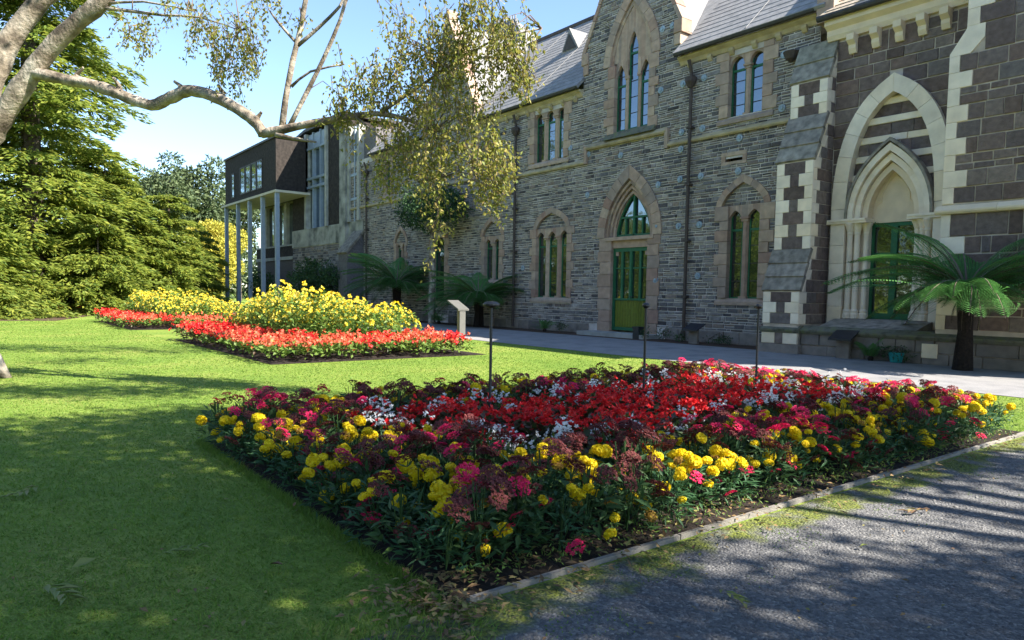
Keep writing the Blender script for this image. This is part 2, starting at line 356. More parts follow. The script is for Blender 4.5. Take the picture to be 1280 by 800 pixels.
# ------------------------------------------------------------------ masonry helpers
def bez(xc, hw, zs, rise, kx=1.0, kz=.6, n=10):
    """left half of a pointed arch, springing to apex"""
    P0, P1, P2 = (-hw, 0), (-hw * kx, rise * kz), (0, rise)
    o = []
    for i in range(n + 1):
        t = i / n; a, b, c = (1-t)**2, 2*t*(1-t), t*t
        o.append((xc + a*P0[0] + b*P1[0] + c*P2[0], zs + a*P0[1] + b*P1[1] + c*P2[1]))
    return o
def offs(pts, d, xc):
    """offset a left-half arch outward by d, mitred on the centre line"""
    o = []
    for i, p in enumerate(pts):
        a = pts[max(i - 1, 0)]; b = pts[min(i + 1, len(pts) - 1)]
        tx, tz = b[0] - a[0], b[1] - a[1]; l = math.hypot(tx, tz); tx, tz = tx / l, tz / l
        o.append([p[0] - tz * d, p[1] + tx * d])
        if i == len(pts) - 1 and tx > 1e-6:
            k = (xc - o[-1][0]) / tx; o[-1] = [xc, o[-1][1] + tz * k]
    o[0][1] = pts[0][1]
    return [tuple(p) for p in o]
def half_at(pts, xc, z):
    if z <= pts[0][1]: return xc - pts[0][0]
    for a, b in zip(pts, pts[1:]):
        if a[1] <= z <= b[1]:
            k = (z - a[1]) / max(1e-9, b[1] - a[1]); return xc - (a[0] + (b[0] - a[0]) * k)
    return -1
class Opening:
    def __init__(s, x0, x1, z0, z1, xc=None, curve=None):
        s.x0, s.x1, s.z0, s.z1, s.xc, s.curve = x0, x1, z0, z1, xc, curve
    def span(s, z, g=0):
        if s.z0 - g < z < s.z1 + g and s.curve is None: return s.x0 - g, s.x1 + g
        if s.curve is not None:
            if s.z0 - g < z <= s.z1: return s.x0 - g, s.x1 + g
            if z > s.z1:
                h = half_at(s.curve, s.xc, z - g * .8)
                if h > 0: return s.xc - h - g, s.xc + h + g
        return None
def subtract(iv, a, b):
    o = []
    for x0, x1 in iv:
        if b <= x0 or a >= x1: o.append((x0, x1)); continue
        if a > x0: o.append((x0, a))
        if b < x1: o.append((b, x1))
    return o
def clip(iv, lim):
    if lim is None: return []
    return [(max(a, lim[0]), min(b, lim[1])) for a, b in iv if min(b, lim[1]) - max(a, lim[0]) > .02]
def free_fn(x0, x1, ops, lim=None, g=0):
    def fn(z):
        iv = [(x0, x1)]
        if lim: iv = clip(iv, lim(z))
        for o in ops:
            s = o.span(z, g)
            if s: iv = subtract(iv, *s)
        return iv
    return fn
def backing(b, F, z0, z1, fn, d=0, h=.12, mi=0):
    n = max(1, int((z1 - z0) / h)); h = (z1 - z0) / n
    for i in range(n):
        za, zb = z0 + i * h, z0 + (i + 1) * h
        for x0, x1 in fn((za + zb) / 2): b.face([F(x0, za, d), F(x1, za, d), F(x1, zb, d), F(x0, zb, d)], mi)
def rows(z0, z1, fn, hr, lr, joint=.023, slant=True):
    z = z0; out = []
    while z < z1 - .02:
        h = min(rng.uniform(*hr), z1 - z)
        if z1 - z - h < hr[0] * .6: h = z1 - z
        m = fn(z + h / 2); lo = fn(z + .01); hi = fn(z + h - .01)
        if not (len(m) == len(lo) == len(hi)) or not slant: lo = hi = m
        for (a, b), (la, lb), (ha, hb) in zip(m, lo, hi):
            x = a
            while x < b - .03:
                l = rng.uniform(*lr) * (1 if rng.random() > .2 else .55)
                if b - (x + l) < lr[0] * .6: l = b - x
                e = min(x + l, b); j = joint / 2
                xl = (la, ha) if x == a else (x, x); xr = (lb, hb) if e >= b - 1e-6 else (e, e)
                if h > hr[0] * 1.75 and rng.random() < .25 and x != a and e < b:
                    zm = z + h * rng.uniform(.4, .6)
                    out.append([(x+j, z+j), (e-j, z+j), (e-j, zm-j), (x+j, zm-j)]); out.append([(x+j, zm+j), (e-j, zm+j), (e-j, z+h-j), (x+j, z+h-j)])
                elif xr[0] - xl[0] > .03 or xr[1] - xl[1] > .03:
                    q = [(xl[0]+j, z+j), (max(xr[0]-j, xl[0]+j+.01), z+j), (max(xr[1]-j, xl[1]+j+.01), z+h-j), (xl[1]+j, z+h-j)]
                    out.append(q)
                x = e
        z += h
    return out
CAMP = Vector((0, 0, 1.5))
def px_size(F, q):
    s = (q[0][0] + q[2][0]) / 2; t = (q[0][1] + q[2][1]) / 2; p = F(s, t, 0); d = p - CAMP
    cosn = abs(F.n.dot(d.normalized())); return abs(q[1][0] - q[0][0]) * cosn * 888 / d.length * abs(q[2][1] - q[1][1]) ** .5
def rubble(parent, F, quads, limit, name='stone', m='slate_stone', d=.03):
    quads = sorted(quads, key=lambda q: -px_size(F, q))
    for q in quads[:limit]:
        b = MB(); b.cheap(F, [(a + rng.uniform(-.006, .006), c + rng.uniform(-.006, .006)) for a, c in q], d, .012); b.build(name, m, parent)
    if quads[limit:]:
        b = MB()
        for q in quads[limit:]:
            b.cheap(F, [(a + rng.uniform(-.009, .009), c + rng.uniform(-.007, .007)) for a, c in q], d, .012)
        tag(b.build('rubble_stones', m, parent), kind='stuff')
def blocks(parent, F, quads, m, d=.025, name='stone_block', bev=.012, d0=-.02):
    for q in quads:
        if m == 'basalt' and name == 'stone_block': q = [(a + rng.uniform(-.008, .008), t + rng.uniform(-.008, .008)) for a, t in q]
        b = MB(); b.stone(F, q, d0, d * rng.uniform(.5, 1.5), bev); b.build(name, m, parent)
def arch_blocks(parent, F, curve, xc, thick, d0, d1, m, name='voussoir', n=6, joint=.012, bev=.012):
    inner = curve; outer = offs(curve, thick, xc); L = len(inner) - 1
    def at(c, t):
        k = t * L; i = min(int(k), L - 1); f = k - i; return (c[i][0] + (c[i+1][0] - c[i][0]) * f, c[i][1] + (c[i+1][1] - c[i][1]) * f)
    for sg in (1, -1):
        for i in range(n):
            t0, t1 = i / n + joint * .2, (i + 1) / n - joint * .2
            tm = (t0 + t1) / 2
            ps = [at(outer, t0), at(inner, t0), at(inner, t1), at(outer, t1)]
            mi_, mo_ = at(inner, tm), at(outer, tm)
            poly = [ps[0], ps[1], mi_, ps[2], ps[3], mo_]
            poly = [(xc + sg * (x - xc), z) for x, z in poly]
            if sg < 0: poly = poly[::-1]
            b = MB(); b.prism(F, poly, d0, d1 + rng.uniform(-.006, .006)); b.build(name, m, parent)
def arch_mould(b, F, curve, xc, thick, d0, d1, mi=0):
    """one continuous moulding following the arch"""
    inner = curve; outer = offs(curve, thick, xc)
    for sg in (1, -1):
        for i in range(len(inner) - 1):
            poly = [outer[i], inner[i], inner[i+1], outer[i+1]]
            poly = [(xc + sg * (x - xc), z) for x, z in poly]
            if sg < 0: poly = poly[::-1]
            b.prism(F, poly, d0, d1, mi)
def jamb(parent, F, xa, dirn, w, z0, z1, m, d0=-.3, d1=.05, name='jamb_stone', h=(.3, .42), long=1.5):
    z = z0; k = rng.randint(0, 1)
    while z < z1 - .05:
        hh = min(rng.uniform(*h), z1 - z)
        if z1 - z - hh < .18: hh = z1 - z
        ww = w * (long if k % 2 else 1.0) * rng.uniform(.95, 1.05); k += 1
        a, c = (xa - ww, xa) if dirn < 0 else (xa, xa + ww)
        b = MB(); b.stone(F, [(a, z + .005), (c, z + .005), (c, z + hh - .005), (a, z + hh - .005)], d0, d1 + rng.uniform(-.006, .008), .012)
        b.build(name, m, parent); z += hh
def light_head(F, a, c, zs, z1, zt, d0, d1, kind, b, mi=0):
    """stone above one light, its underside cut to a round or pointed head"""
    n = 8; xc = (a + c) / 2; hw = (c - a) / 2
    for i in range(n):
        us = [-1 + 2 * (i + k) / n for k in (0, 1)]
        zz = []
        for u in us:
            if kind == 'round': zz.append(zs + (z1 - zs) * math.sqrt(max(0, 1 - u * u)))
            else: zz.append(zs + (z1 - zs) * (1 - abs(u) ** 1.6))
        xs = [xc + hw * u for u in us]
        b.prism(F, [(xs[0], zz[0]), (xs[1], zz[1]), (xs[1], zt), (xs[0], zt)], d0, d1, mi)
def glazing(win, F, a, c, z0, z1, d, transom=None, bars=4, fw=.05):
    """green frame round one light as geometry of a frame object, with its panes"""
    b = MB()
    for s0, s1 in ((a, a + fw), (c - fw, c)): b.fbox(F, s0, s1, z0, z1, d - .03, d + .03)
    b.fbox(F, a + fw, c - fw, z0, z0 + fw, d - .03, d + .028)
    if transom: b.fbox(F, a + fw, c - fw, transom - .035, transom + .035, d - .03, d + .035)
    b.build('frame', 'green_paint', win)
    for i in range(1, bars + 1):
        z = z0 + (z1 - z0) * i / (bars + 1)
        if transom and abs(z - transom) < .12: continue
        e = MB(); e.fbox(F, a + fw, c - fw, z - .012, z + .012, d - .02, d + .015); e.build('glazing_bar', 'gutter_metal', win)
    lv = [z0] + ([transom] if transom else []) + [z1]
    for p, q in zip(lv, lv[1:]):
        t = [rng.uniform(-.006, .006) for _ in range(3)]
        g = MB(); g.face([F(a, p, d + t[0]), F(c, p, d + t[1]), F(c, q, d + t[2]), F(a, q, d + t[2] + t[0] - t[1])]); g.build('glass_pane', 'window_glass', win)
def gothic_window(bld, F, lights, z0, zs, z1, zt, wj, kind, label, arch=None, transom=.78, sill_d=.07, m='dressed_stone', rec=-.18, sillh=.22, lintel=True):
    """lights: (x0,x1) each; z0 sill, zs light spring, z1 light head, zt top of the head stone"""
    xa, xb = lights[0][0], lights[-1][1]
    w = MB(); w.fbox(F, xa - .02, xb + .02, z0 - .02, zt, rec - .06, rec - .04); win = w.build('window', 'dark_room', bld)
    if label: tag(win, label)
    for a, c in lights: glazing(win, F, a, c, z0, z1, rec, z0 + (z1 - z0) * transom if transom else None)
    for (a, c), (e, g) in zip(lights, lights[1:]):
        b = MB(); x0, x1 = c, e; k = (x1 - x0) * .28
        b.solid([F(x, z, d) for z in (z0, zs) for x, d in ((x0, rec), (x1, rec), (x1, -.06 - k), (x1 - k, -.06), (x0 + k, -.06), (x0, -.06 - k))],
                [(0,1,7,6),(1,2,8,7),(2,3,9,8),(3,4,10,9),(4,5,11,10),(5,0,6,11)])
        for zz, ex in ((zs - .14, .02), (zs - .06, .05), (z0, .03)):
            b.fbox(F, x0 - ex, x1 + ex, zz, zz + .07, rec, -.06 + ex)
        b.build('mullion', m, win)
    hb = MB()
    for a, c in lights: light_head(F, a, c, zs, z1, zt, rec, -.03, kind, hb)
    for (a, c), (e, g) in zip(lights, lights[1:]): hb.fbox(F, c, e, zs, zt, rec, -.03)
    hb.build('head_stone', m, win)
    jamb(win, F, xa, -1, wj, z0, zt, m); jamb(win, F, xb, 1, wj, z0, zt, m)
    b = MB(); s0, s1 = xa - wj * 1.2, xb + wj * 1.2
    b.solid([F(s, t, d) for s in (s0, s1) for t, d in ((z0 - sillh, -.1), (z0 - sillh, sill_d), (z0 - sillh * .5, sill_d), (z0, -.02), (z0, rec))],
            [(0,1,2,3,4)[::-1], (5,6,7,8,9), (0,5,6,1), (1,6,7,2), (2,7,8,3), (3,8,9,4)])
    b.build('sill', m, win)
    if arch:
        xc, hw, az, rise, th, kx, kz = arch
        cv = bez(xc, hw, az, rise, kx, kz)
        arch_blocks(win, F, cv, xc, th, -.1, .05, m, n=5)
        lim = lambda z: (lambda h: (xc - h, xc + h) if h > .03 else None)(half_at(cv, xc, z))
        fn = free_fn(xc - hw, xc + hw, [], lim)
        t = MB(); backing(t, F, zt, az + rise, fn, -.08); tp = t.build('tympanum', 'mortar', win)
        q = rows(zt, az + rise - .05, fn, (.08, .14), (.16, .4))
        b = MB()
        G = Frame(F.o - F.n * .08, F.u, F.n)
        for k in q: b.cheap(G, k, .03, .01)
        if b.v: tag(b.build('rubble_stones', 'slate_stone', win), kind='stuff')
    return win

# ------------------------------------------------------------------ the grey slate-stone building
WY = 19.7
FA = front(WY)
museum = thing('stone_building', 'long grey slate-stone gothic building with two steep gables and a green arched door', 'building', (-25, 22, 0))
# openings in the rubble
def op_arch(x0, x1, z0, zs, xc, hw, rise, th, kx, kz): return Opening(x0, x1, z0, zs, xc, offs(bez(xc, hw, zs, rise, kx, kz), th, xc))
A_door = (-18.6, 1.22, 3.75, 2.15, .40, 1.0, .62)
A_lr = (-13.68, .78, 4.48, .72, .22, .92, .5)
A_ll = (-23.02, .95, 4.35, .62, .24, .92, .62)
A_l2 = (-27.28, .74, 4.15, .78, .22, .92, .55)
A_gw = (-18.68, 1.06, 10.2, 2.2, .34, 1.0, .5)
A_l0 = (-36.15, .62, 4.35, .72, .2, .95, .55)
def aop(x0, x1, z0, A): return op_arch(x0, x1, z0, A[2], A[0], A[1], A[3], A[4], A[5], A[6])
ops = [aop(-20.07, -17.1, 0, A_door), aop(-14.54, -12.7, 1.3, A_lr), aop(-24.28, -21.72, 1.22, A_ll), aop(-28.14, -26.42, 2.0, A_l2),
       aop(-19.84, -17.48, 7.5, A_gw), aop(-36.84, -35.46, 2.6, A_l0),
       Opening(-14.7, -12.78, 7.12, 9.4), Opening(-24.54, -22.04, 7.0, 9.4), Opening(-32.85, -31.15, .9, 4.6), Opening(-38.26, -37.2, 7.05, 9.3),
       Opening(-29.3, -28.5, 7.1, 9.3),
       Opening(-14.55, -13.6, 5.8, 6.2), Opening(-28.6, -27.6, 5.8, 6.15)]
X0, X1 = -43.2, -11.3
ZB, ZE = .42, 9.42
GABLES = [(-18.8, 2.42, 10.95, 15.95), (-31.3, 2.42, 10.6, 15.5)]   # centre, half width, kneeler, apex
def gable_lim(g):
    xc, hw, zk, za = g
    return lambda z: (xc - hw, xc + hw) if z <= zk else ((xc - hw * (za - z) / (za - zk), xc + hw * (za - z) / (za - zk)) if z < za else None)
wall = MB()
fn_back = free_fn(X0, X1, ops, None, -.14)
backing(wall, FA, 0, ZE + .3, fn_back)
for g in GABLES:
    backing(wall, FA, ZE + .3, g[3] - .05, free_fn(g[0] - g[1], g[0] + g[1], ops, gable_lim(g), -.14))
wall_o = wall.build('wall', 'mortar', museum)
core = MB(); core.box(X0, X1, WY + .5, 29.2, 0, 9.3)
core.build('rear_wall', 'mortar', museum)
quads = rows(ZB, ZE, free_fn(X0, X1, ops), (.06, .175), (.14, .52))
for g in GABLES: quads += rows(ZE, g[3] - .15, free_fn(g[0] - g[1], g[0] + g[1], ops, gable_lim(g)), (.06, .175), (.14, .52))
rubble(museum, FA, quads, 300)
# plinth course along the foot of the wall
z = X0
while z < X1:
    l = rng.uniform(.6, 1.1); e = min(z + l, X1)
    if not (-20.2 < (z + e) / 2 < -17.0) and not (-32.9 < (z + e) / 2 < -31):
        b = MB(); b.stone(FA, [(z + .006, 0), (e - .006, 0), (e - .006, ZB - .006), (z + .006, ZB - .006)], -.05, .09 + rng.uniform(-.01, .01), .03); b.build('plinth_block', 'plinth_stone', museum)
    z = e
# string courses
def string_run(parent, F, a, c, z, m, h=.13, d=.13, name='string_course', l=(.9, 1.6)):
    x = a
    while x < c - .02:
        e = min(x + rng.uniform(*l), c)
        if c - e < .4: e = c
        b = MB(); s0, s1 = x + .003, e - .003
        b.solid([F(s, t, dd) for s in (s0, s1) for t, dd in ((z, -.05), (z, d * .75), (z + h * .35, d), (z + h * .65, d), (z + h * 1.5, .02), (z + h * 1.5, -.05))],
                [(0,1,2,3,4,5)[::-1], (6,7,8,9,10,11), (0,6,7,1), (1,7,8,2), (2,8,9,3), (3,9,10,4), (4,10,11,5)])
        b.build(name, m, parent); x = e
for a, c, zz in ((-43, -33.9, 6.72), (-28.8, -20.95, 6.72), (-16.8, -11.4, 6.76), (-33.7, -29, 7.0)): string_run(museum, FA, a, c, zz, 'ochre_stone')
string_run(museum, FA, -20.9, -16.85, 7.24, 'ochre_stone', .15, .16)
for xx in (-20.93, -16.83):
    b = MB(); b.fbox(FA, xx - .07, xx + .07, 6.72, 7.4, -.05, .135); b.build('string_stop', 'dressed_stone', museum)
# eaves cornice, corbels, gutters
def eaves(parent, F, a, c, z, corbel=.75):
    b = MB()
    b.solid([F(s, t, d) for s in (a, c) for t, d in ((z, -.05), (z, .04), (z + .12, .1), (z + .2, .22), (z + .26, .22), (z + .26, -.05))],
            [(0,1,2,3,4,5)[::-1], (6,7,8,9,10,11), (0,6,7,1), (1,7,8,2), (2,8,9,3), (3,9,10,4), (4,10,11,5)])
    b.build('cornice', 'ochre_stone', parent)
    n = max(1, int((c - a) / corbel))
    for i in range(n):
        x = a + (i + .5) * (c - a) / n
        b = MB(); b.prism(side(x - .08), [(-F.o.y, 0)] and [(F.o.y, z - .16), (F.o.y - .07, z - .12), (F.o.y - .14, z - .02), (F.o.y - .14, z + .06), (F.o.y, z + .06)][::-1], 0, .16)
        b.build('corbel', 'ochre_stone', parent)
    b = MB(); b.tube([F(a - .02, z + .33, .33), F(c + .02, z + .33, .33)], .085, 8); b.build('gutter', 'gutter_metal', parent)
for a, c in ((-16.35, -11.35), (-28.85, -21.25), (-39.6, -33.75)): eaves(museum, FA, a, c, 9.42)
# main roof: slope facing the lawn, rear slope, cross roofs behind the gables
def slab(b, pts, th=.12, mi=0):
    P = [Vector(p) for p in pts]; n = (P[1] - P[0]).cross(P[2] - P[0]).normalized(); k = len(P)
    b.solid(P + [p - n * th for p in P], [tuple(range(k)), tuple(range(k, 2 * k))[::-1]] + [(i, k + i, k + (i + 1) % k, (i + 1) % k) for i in range(k)], mi)
RY, RZ, EY, EZ = 24.9, 15.15, 19.28, 9.78
r = MB()
def kz_(y): return EZ + (RZ - EZ) * (y - EY) / (RY - EY)
for a, c, y0_ in ((-39.7, GABLES[1][0] - 2.4, EY), (GABLES[1][0] - 2.4, GABLES[1][0] + 2.4, 20.3), (GABLES[1][0] + 2.4, GABLES[0][0] - 2.4, EY), (GABLES[0][0] - 2.4, GABLES[0][0] + 2.4, 20.3), (GABLES[0][0] + 2.4, -11.0, EY)):
    slab(r, [(a, y0_, kz_(y0_)), (c, y0_, kz_(y0_)), (c, RY, RZ), (a, RY, RZ)])
for a, c in ((-39.7, -11.0),):
    slab(r, [(a, RY + .005, RZ), (c, RY + .005, RZ), (c, 2 * RY - EY, EZ), (a, 2 * RY - EY, EZ)])
roof_o = r.build('roof', 'roof_slate', museum)
sl_n = Vector((0, -(RZ - EZ), RY - EY)).normalized()
def on_slope(x, k, up=.0): return Vector((x, EY + (RY - EY) * k, EZ + (RZ - EZ) * k)) + sl_n * up
x = -39
while x < -11.2:                                            # lapped seams running up the slope
    skip = any(abs(x - g[0]) < g[1] + .4 for g in GABLES)
    if not skip:
        b = MB(); b.tube([on_slope(x, .01, .015), on_slope(x, .99, .015)], .012, 5); b.build('seam', 'roof_seam', roof_o)
    x += rng.uniform(3.2, 4.2)
for k in np.arange(.045, .99, .045):                                        # cross laps
    for a_, c_ in ((-39.6, GABLES[1][0] - 2.5), (GABLES[1][0] + 2.5, GABLES[0][0] - 2.5), (GABLES[0][0] + 2.5, -11.1)):
        b = MB(); b.tube([on_slope(a_, k, .004), on_slope(c_, k, .004)], .009, 4); b.build('lap', 'roof_seam', roof_o)
b = MB(); b.tube([(-39.7, RY, RZ + .05), (-11, RY, RZ + .05)], .11, 8); b.build('ridge', 'gutter_metal', roof_o)
for xc, hw, zk, za in GABLES:
    zk2 = zk - .35; ya = EY + (za - .3 - EZ) * (RY - EY) / (RZ - EZ)
    yb = WY + .25; b = MB(); zr = za - .35
    yk = EY + (zk2 - EZ) * (RY - EY) / (RZ - EZ)
    for sg in (-1, 1):
        p = [(xc + sg * hw, yb, zk2), (xc, yb, zr), (xc, 26.5, zr), (xc + sg * hw, 26.5, zk2)]
        slab(b, p if sg > 0 else p[::-1], .1)
        q = [(xc + sg * (hw - .04), yb, 9.3), (xc + sg * (hw - .04), yb, zk2), (xc + sg * (hw - .04), yk + .3, zk2), (xc + sg * (hw - .04), 19.8, 9.3)]
        b.solid(q, [(0, 1, 2, 3)])
    cr_o = b.build('cross_roof', 'roof_slate', museum)
    for sg in (-1, 1):
        for yy in np.arange(yb + .8, 26.4, 1.3):
            b = MB(); b.tube([(xc + sg * (hw - .02), yy, zk2 + .03), (xc + sg * .02, yy, zr + .01)], .02, 4); b.build('seam', 'roof_seam', cr_o)
    # the gable wall's returns, kneelers and coping
    b = MB(); b.prism(FA, [(xc - hw, 9.2), (xc + hw, 9.2), (xc + hw, zk), (xc, za), (xc - hw, zk)], -.56, -.44); gw = b.build('gable_wall', 'mortar', museum)
    for sg in (-1, 1):
        n = 9
        for i in range(n):
            t0, t1 = i / n, (i + 1) / n
            xa, xb2 = xc + sg * (hw + .07) * (1 - t0), xc + sg * (hw + .07) * (1 - t1)
            z0_, z1_ = zk + .08 + (za - zk) * t0, zk + .08 + (za - zk) * t1
            poly = [(xa - sg * .16, z0_), (xa, z0_ + .02), (xb2, z1_ - .004), (xb2 - sg * .16, z1_ - .02)]
            if sg < 0: poly = poly[::-1]
            b = MB(); b.prism(FA, poly, -.46, .07); b.build('coping_stone', 'dressed_stone', gw)
        for zz, h_, ex in ((zk - .75, .38, 0), (zk - .36, .44, .08)):
            a, c = sorted((xc + sg * (hw - .28), xc + sg * (hw + ex)))
            b = MB(); b.stone(FA, [(a, zz), (c, zz), (c, zz + h_), (a, zz + h_)], -.45, .06 + ex * .4, .015); b.build('kneeler', 'dressed_stone', gw)
    b = MB(); b.prism(FA, [(xc - .2, za - .25), (xc + .2, za - .25), (xc + .12, za + .2), (xc, za + .3), (xc - .12, za + .2)], -.46, .08); b.build('apex_stone', 'dressed_stone', gw)
# parapet gable at the right-hand end of the roof
b = MB(); b.prism(side(-11.25), [(19.35, 9.3), (20.2, 9.3), (25.2, 14.9), (25.2, 15.9), (19.35, 10.35)], 0, .5); b.build('end_parapet', 'dressed_stone', museum)
# small louvred roof vent
b = MB(); vx, k = -25.1, .55; p0 = on_slope(vx, k)
apx = p0 + Vector((0, -.05, 1.05)); L_ = p0 + Vector((-.6, 0, 0)); R_ = p0 + Vector((.6, 0, 0))
bk = Vector((vx, p0.y + 1.1, p0.z + 1.05))
b.solid([L_, R_, apx, bk], [(0, 1, 2), (1, 3, 2), (0, 2, 3)]); rv = b.build('roof_vent', 'roof_slate', museum)
b = MB(); b.solid([L_ + Vector((.14, -.03, .08)), R_ + Vector((-.14, -.03, .08)), apx + Vector((0, -.03, -.25))], [(0, 1, 2)]); b.build('vent_louvre', 'gutter_metal', rv)
# windows
gothic_window(museum, FA, [(-14.2, -13.74), (-13.52, -13.04)], 1.5, 4.1, 4.32, 4.48, .34, 'point', 'pair of tall green-framed lights right of the downpipe', A_lr)
gothic_window(museum, FA, [(-24.0, -23.5), (-23.27, -22.77), (-22.5, -22.0)], 1.42, 4.0, 4.2, 4.35, .28, 'point', 'three tall lights under a low pointed arch left of the door', A_ll)
gothic_window(museum, FA, [(-27.86, -27.42), (-27.15, -26.7)], 2.2, 3.95, 4.1, 4.25, .28, 'point', 'narrow pair of lights above the tree fern', (A_l2[0], A_l2[1], 4.25, .68, .22, .92, .55))
gothic_window(museum, FA, [(-14.36, -13.82), (-13.64, -13.12)], 7.32, 8.9, 9.2, 9.4, .34, 'round', 'pair of blue-reflecting lights under the right-hand eaves')
gothic_window(museum, FA, [(-24.24, -23.76), (-23.5, -23.04), (-22.78, -22.34)], 7.2, 9.05, 9.25, 9.4, .3, 'round', 'row of three dark lights under the left-hand eaves')
gothic_window(museum, FA, [(-38.0, -37.45)], 7.25, 8.9, 9.15, 9.3, .26, 'round', None)
gothic_window(museum, FA, [(-29.1, -28.7)], 7.25, 8.9, 9.15, 9.3, .22, 'round', None)
gothic_window(museum, FA, [(-36.62, -36.25), (-36.05, -35.68)], 2.8, 4.1, 4.28, 4.35, .22, 'point', None, A_l0)
gothic_window(museum, FA, [(-32.55, -31.45)], 1.1, 4.2, 4.45, 4.6, .3, 'point', None, None)
# big three-light gable window
w = MB(); w.fbox(FA, -19.6, -17.7, 7.6, 11.6, -.4, -.38); gwin = w.build('window', 'dark_room', museum); tag(gwin, 'tall three-light window in the steep right-hand gable')
GL = [(-19.48, -19.02, 9.7, 10.15), (-18.88, -18.40, 10.7, 11.25), (-18.26, -17.78, 9.65, 10.1)]
for a, c, zs, z1 in GL:
    glazing(gwin, FA, a, c, 7.74, z1, -.17, z1 - .75, 5)
hb = MB()
for a, c, zs, z1 in GL: light_head(FA, a, c, zs, z1, z1 + .12, -.3, -.05, 'point', hb)
hb.fbox(FA, -19.02, -18.88, 9.7, 10.28, -.3, -.05); hb.fbox(FA, -18.40, -18.26, 9.65, 10.23, -.3, -.05)
cvg = bez(*A_gw[:4], A_gw[5], A_gw[6])
for a, c, z0_ in ((-19.74, -19.02, 10.27), (-19.02, -18.88, 10.28), (-18.88, -18.40, 11.37), (-18.40, -18.26, 10.23), (-18.26, -17.62, 10.22)):
    n = 6
    for i in range(n):
        xs = [a + (c - a) * (i + q) / n for q in (0, 1)]
        tops = []
        for xx in xs:
            h = abs(xx - A_gw[0]); zt = z0_
            for p, q in zip(cvg, cvg[1:]):
                if A_gw[0] - p[0] >= h >= A_gw[0] - q[0]: zt = p[1] + (q[1] - p[1]) * ((A_gw[0] - p[0]) - h) / max(1e-6, q[0] - p[0])
            tops.append(max(zt, z0_ + .01))
        hb.prism(FA, [(xs[0], z0_), (xs[1], z0_), (xs[1], tops[1]), (xs[0], tops[0])], -.3, -.05)
hb.build('head_stone', 'dressed_stone', gwin)
for a, c in ((-19.02, -18.88), (-18.40, -18.26)):
    b = MB(); b.prism(FA, [(a, 7.74), (c, 7.74), (c, 9.9), (a, 9.9)], -.3, -.1); b.fbox(FA, a - .03, c + .03, 9.6, 9.72, -.3, -.06); b.build('mullion', 'dressed_stone', gwin)
jamb(gwin, FA, -19.48, -1, .36, 7.6, 10.2, 'dressed_stone'); jamb(gwin, FA, -17.78, 1, .3, 7.6, 10.2, 'dressed_stone')
arch_blocks(gwin, FA, cvg, A_gw[0], .34, -.2, .06, 'dressed_stone', n=6)
b = MB(); mould = bez(A_gw[0], A_gw[1] - .12, A_gw[2], A_gw[3] - .22, 1, .5); arch_mould(b, FA, mould, A_gw[0], .12, -.25, -.02); b.build('arch_moulding', 'dressed_stone', gwin)
b = MB(); b.prism(side(-19.9), [(WY + .3, 7.74), (WY - .02, 7.7), (WY - .2, 7.44), (WY + .3, 7.44)], 0, 2.5); b.build('sill', 'mossy_ledge', gwin)
# little vents
for x0, x1, z0_, z1_ in ((-14.4, -13.75, 5.9, 6.08), (-28.5, -27.7, 5.88, 6.06)):
    b = MB(); b.fbox(FA, x0, x1, z0_, z1_, -.3, -.28); v = b.build('wall_vent', 'dark_room', museum)
    b = MB(); b.fbox(FA, x0 - .15, x1 + .15, z1_, z1_ + .12, -.3, .03); b.fbox(FA, x0 - .15, x1 + .15, z0_ - .1, z0_, -.3, .03)
    b.fbox(FA, x0 - .15, x0, z0_, z1_, -.3, .028); b.fbox(FA, x1, x1 + .15, z0_, z1_, -.3, .028); b.build('vent_surround', 'dressed_stone', v)
# the green door under its moulded arch
d = MB(); d.fbox(FA, -19.5, -17.6, .1, 5.5, -.66, -.60); door = d.build('door', 'dark_room', museum); tag(door, 'green door with glazed upper half and boarded yellow-green foot under a pointed arch')
DX0, DX1, DR = -19.45, -17.62, -.2
b = MB()
b.fbox(FA, DX0, DX0 + .11, .22, 3.34, DR, DR + .1); b.fbox(FA, DX1 - .11, DX1, .22, 3.34, DR, DR + .1); b.fbox(FA, DX0 + .11, DX1 - .11, 3.2, 3.34, DR, DR + .1)
for i in (1, 2, 3):
    xx = DX0 + (DX1 - DX0) * i / 4; b.fbox(FA, xx - .05, xx + .05, 1.4, 3.2, DR, DR + .09 + (.03 if i == 2 else 0))
b.fbox(FA, DX0 + .11, DX1 - .11, 1.36, 1.44, DR, DR + .095); b.fbox(FA, DX0 + .11, DX1 - .11, 2.55, 2.6, DR, DR + .07); b.fbox(FA, DX0 + .11, DX1 - .11, .22, .34, DR, DR + .08)
b.build('door_frame', 'green_paint', door)
for i in range(12):
    a = DX0 + .11 + (DX1 - DX0 - .22) * i / 12; c = a + (DX1 - DX0 - .22) / 12
    b = MB(); b.stone(FA, [(a + .003, .34), (c - .003, .34), (c - .003, 1.36), (a + .003, 1.36)], DR, DR + .05, .012); b.build('board', 'door_paint', door)
b = MB(); b.tube([FA(-18.47, 1.5, DR + .12), FA(-18.47, 1.5, DR + .2), FA(-18.33, 1.5, DR + .2)], .018, 6); b.build('handle', 'black_metal', door)
for i in range(4):
    a = DX0 + (DX1 - DX0) * i / 4; c = a + (DX1 - DX0) / 4
    for p, q in ((1.4, 2.58), (2.58, 3.25)):
        g = MB(); g.face([FA(a, p, DR + .03), FA(c, p, DR + .03), FA(c, q, DR + .03), FA(a, q, DR + .03)]); g.build('glass_pane', 'window_glass', door)
xc, hw, zs, rise, th, kx, kz = A_door
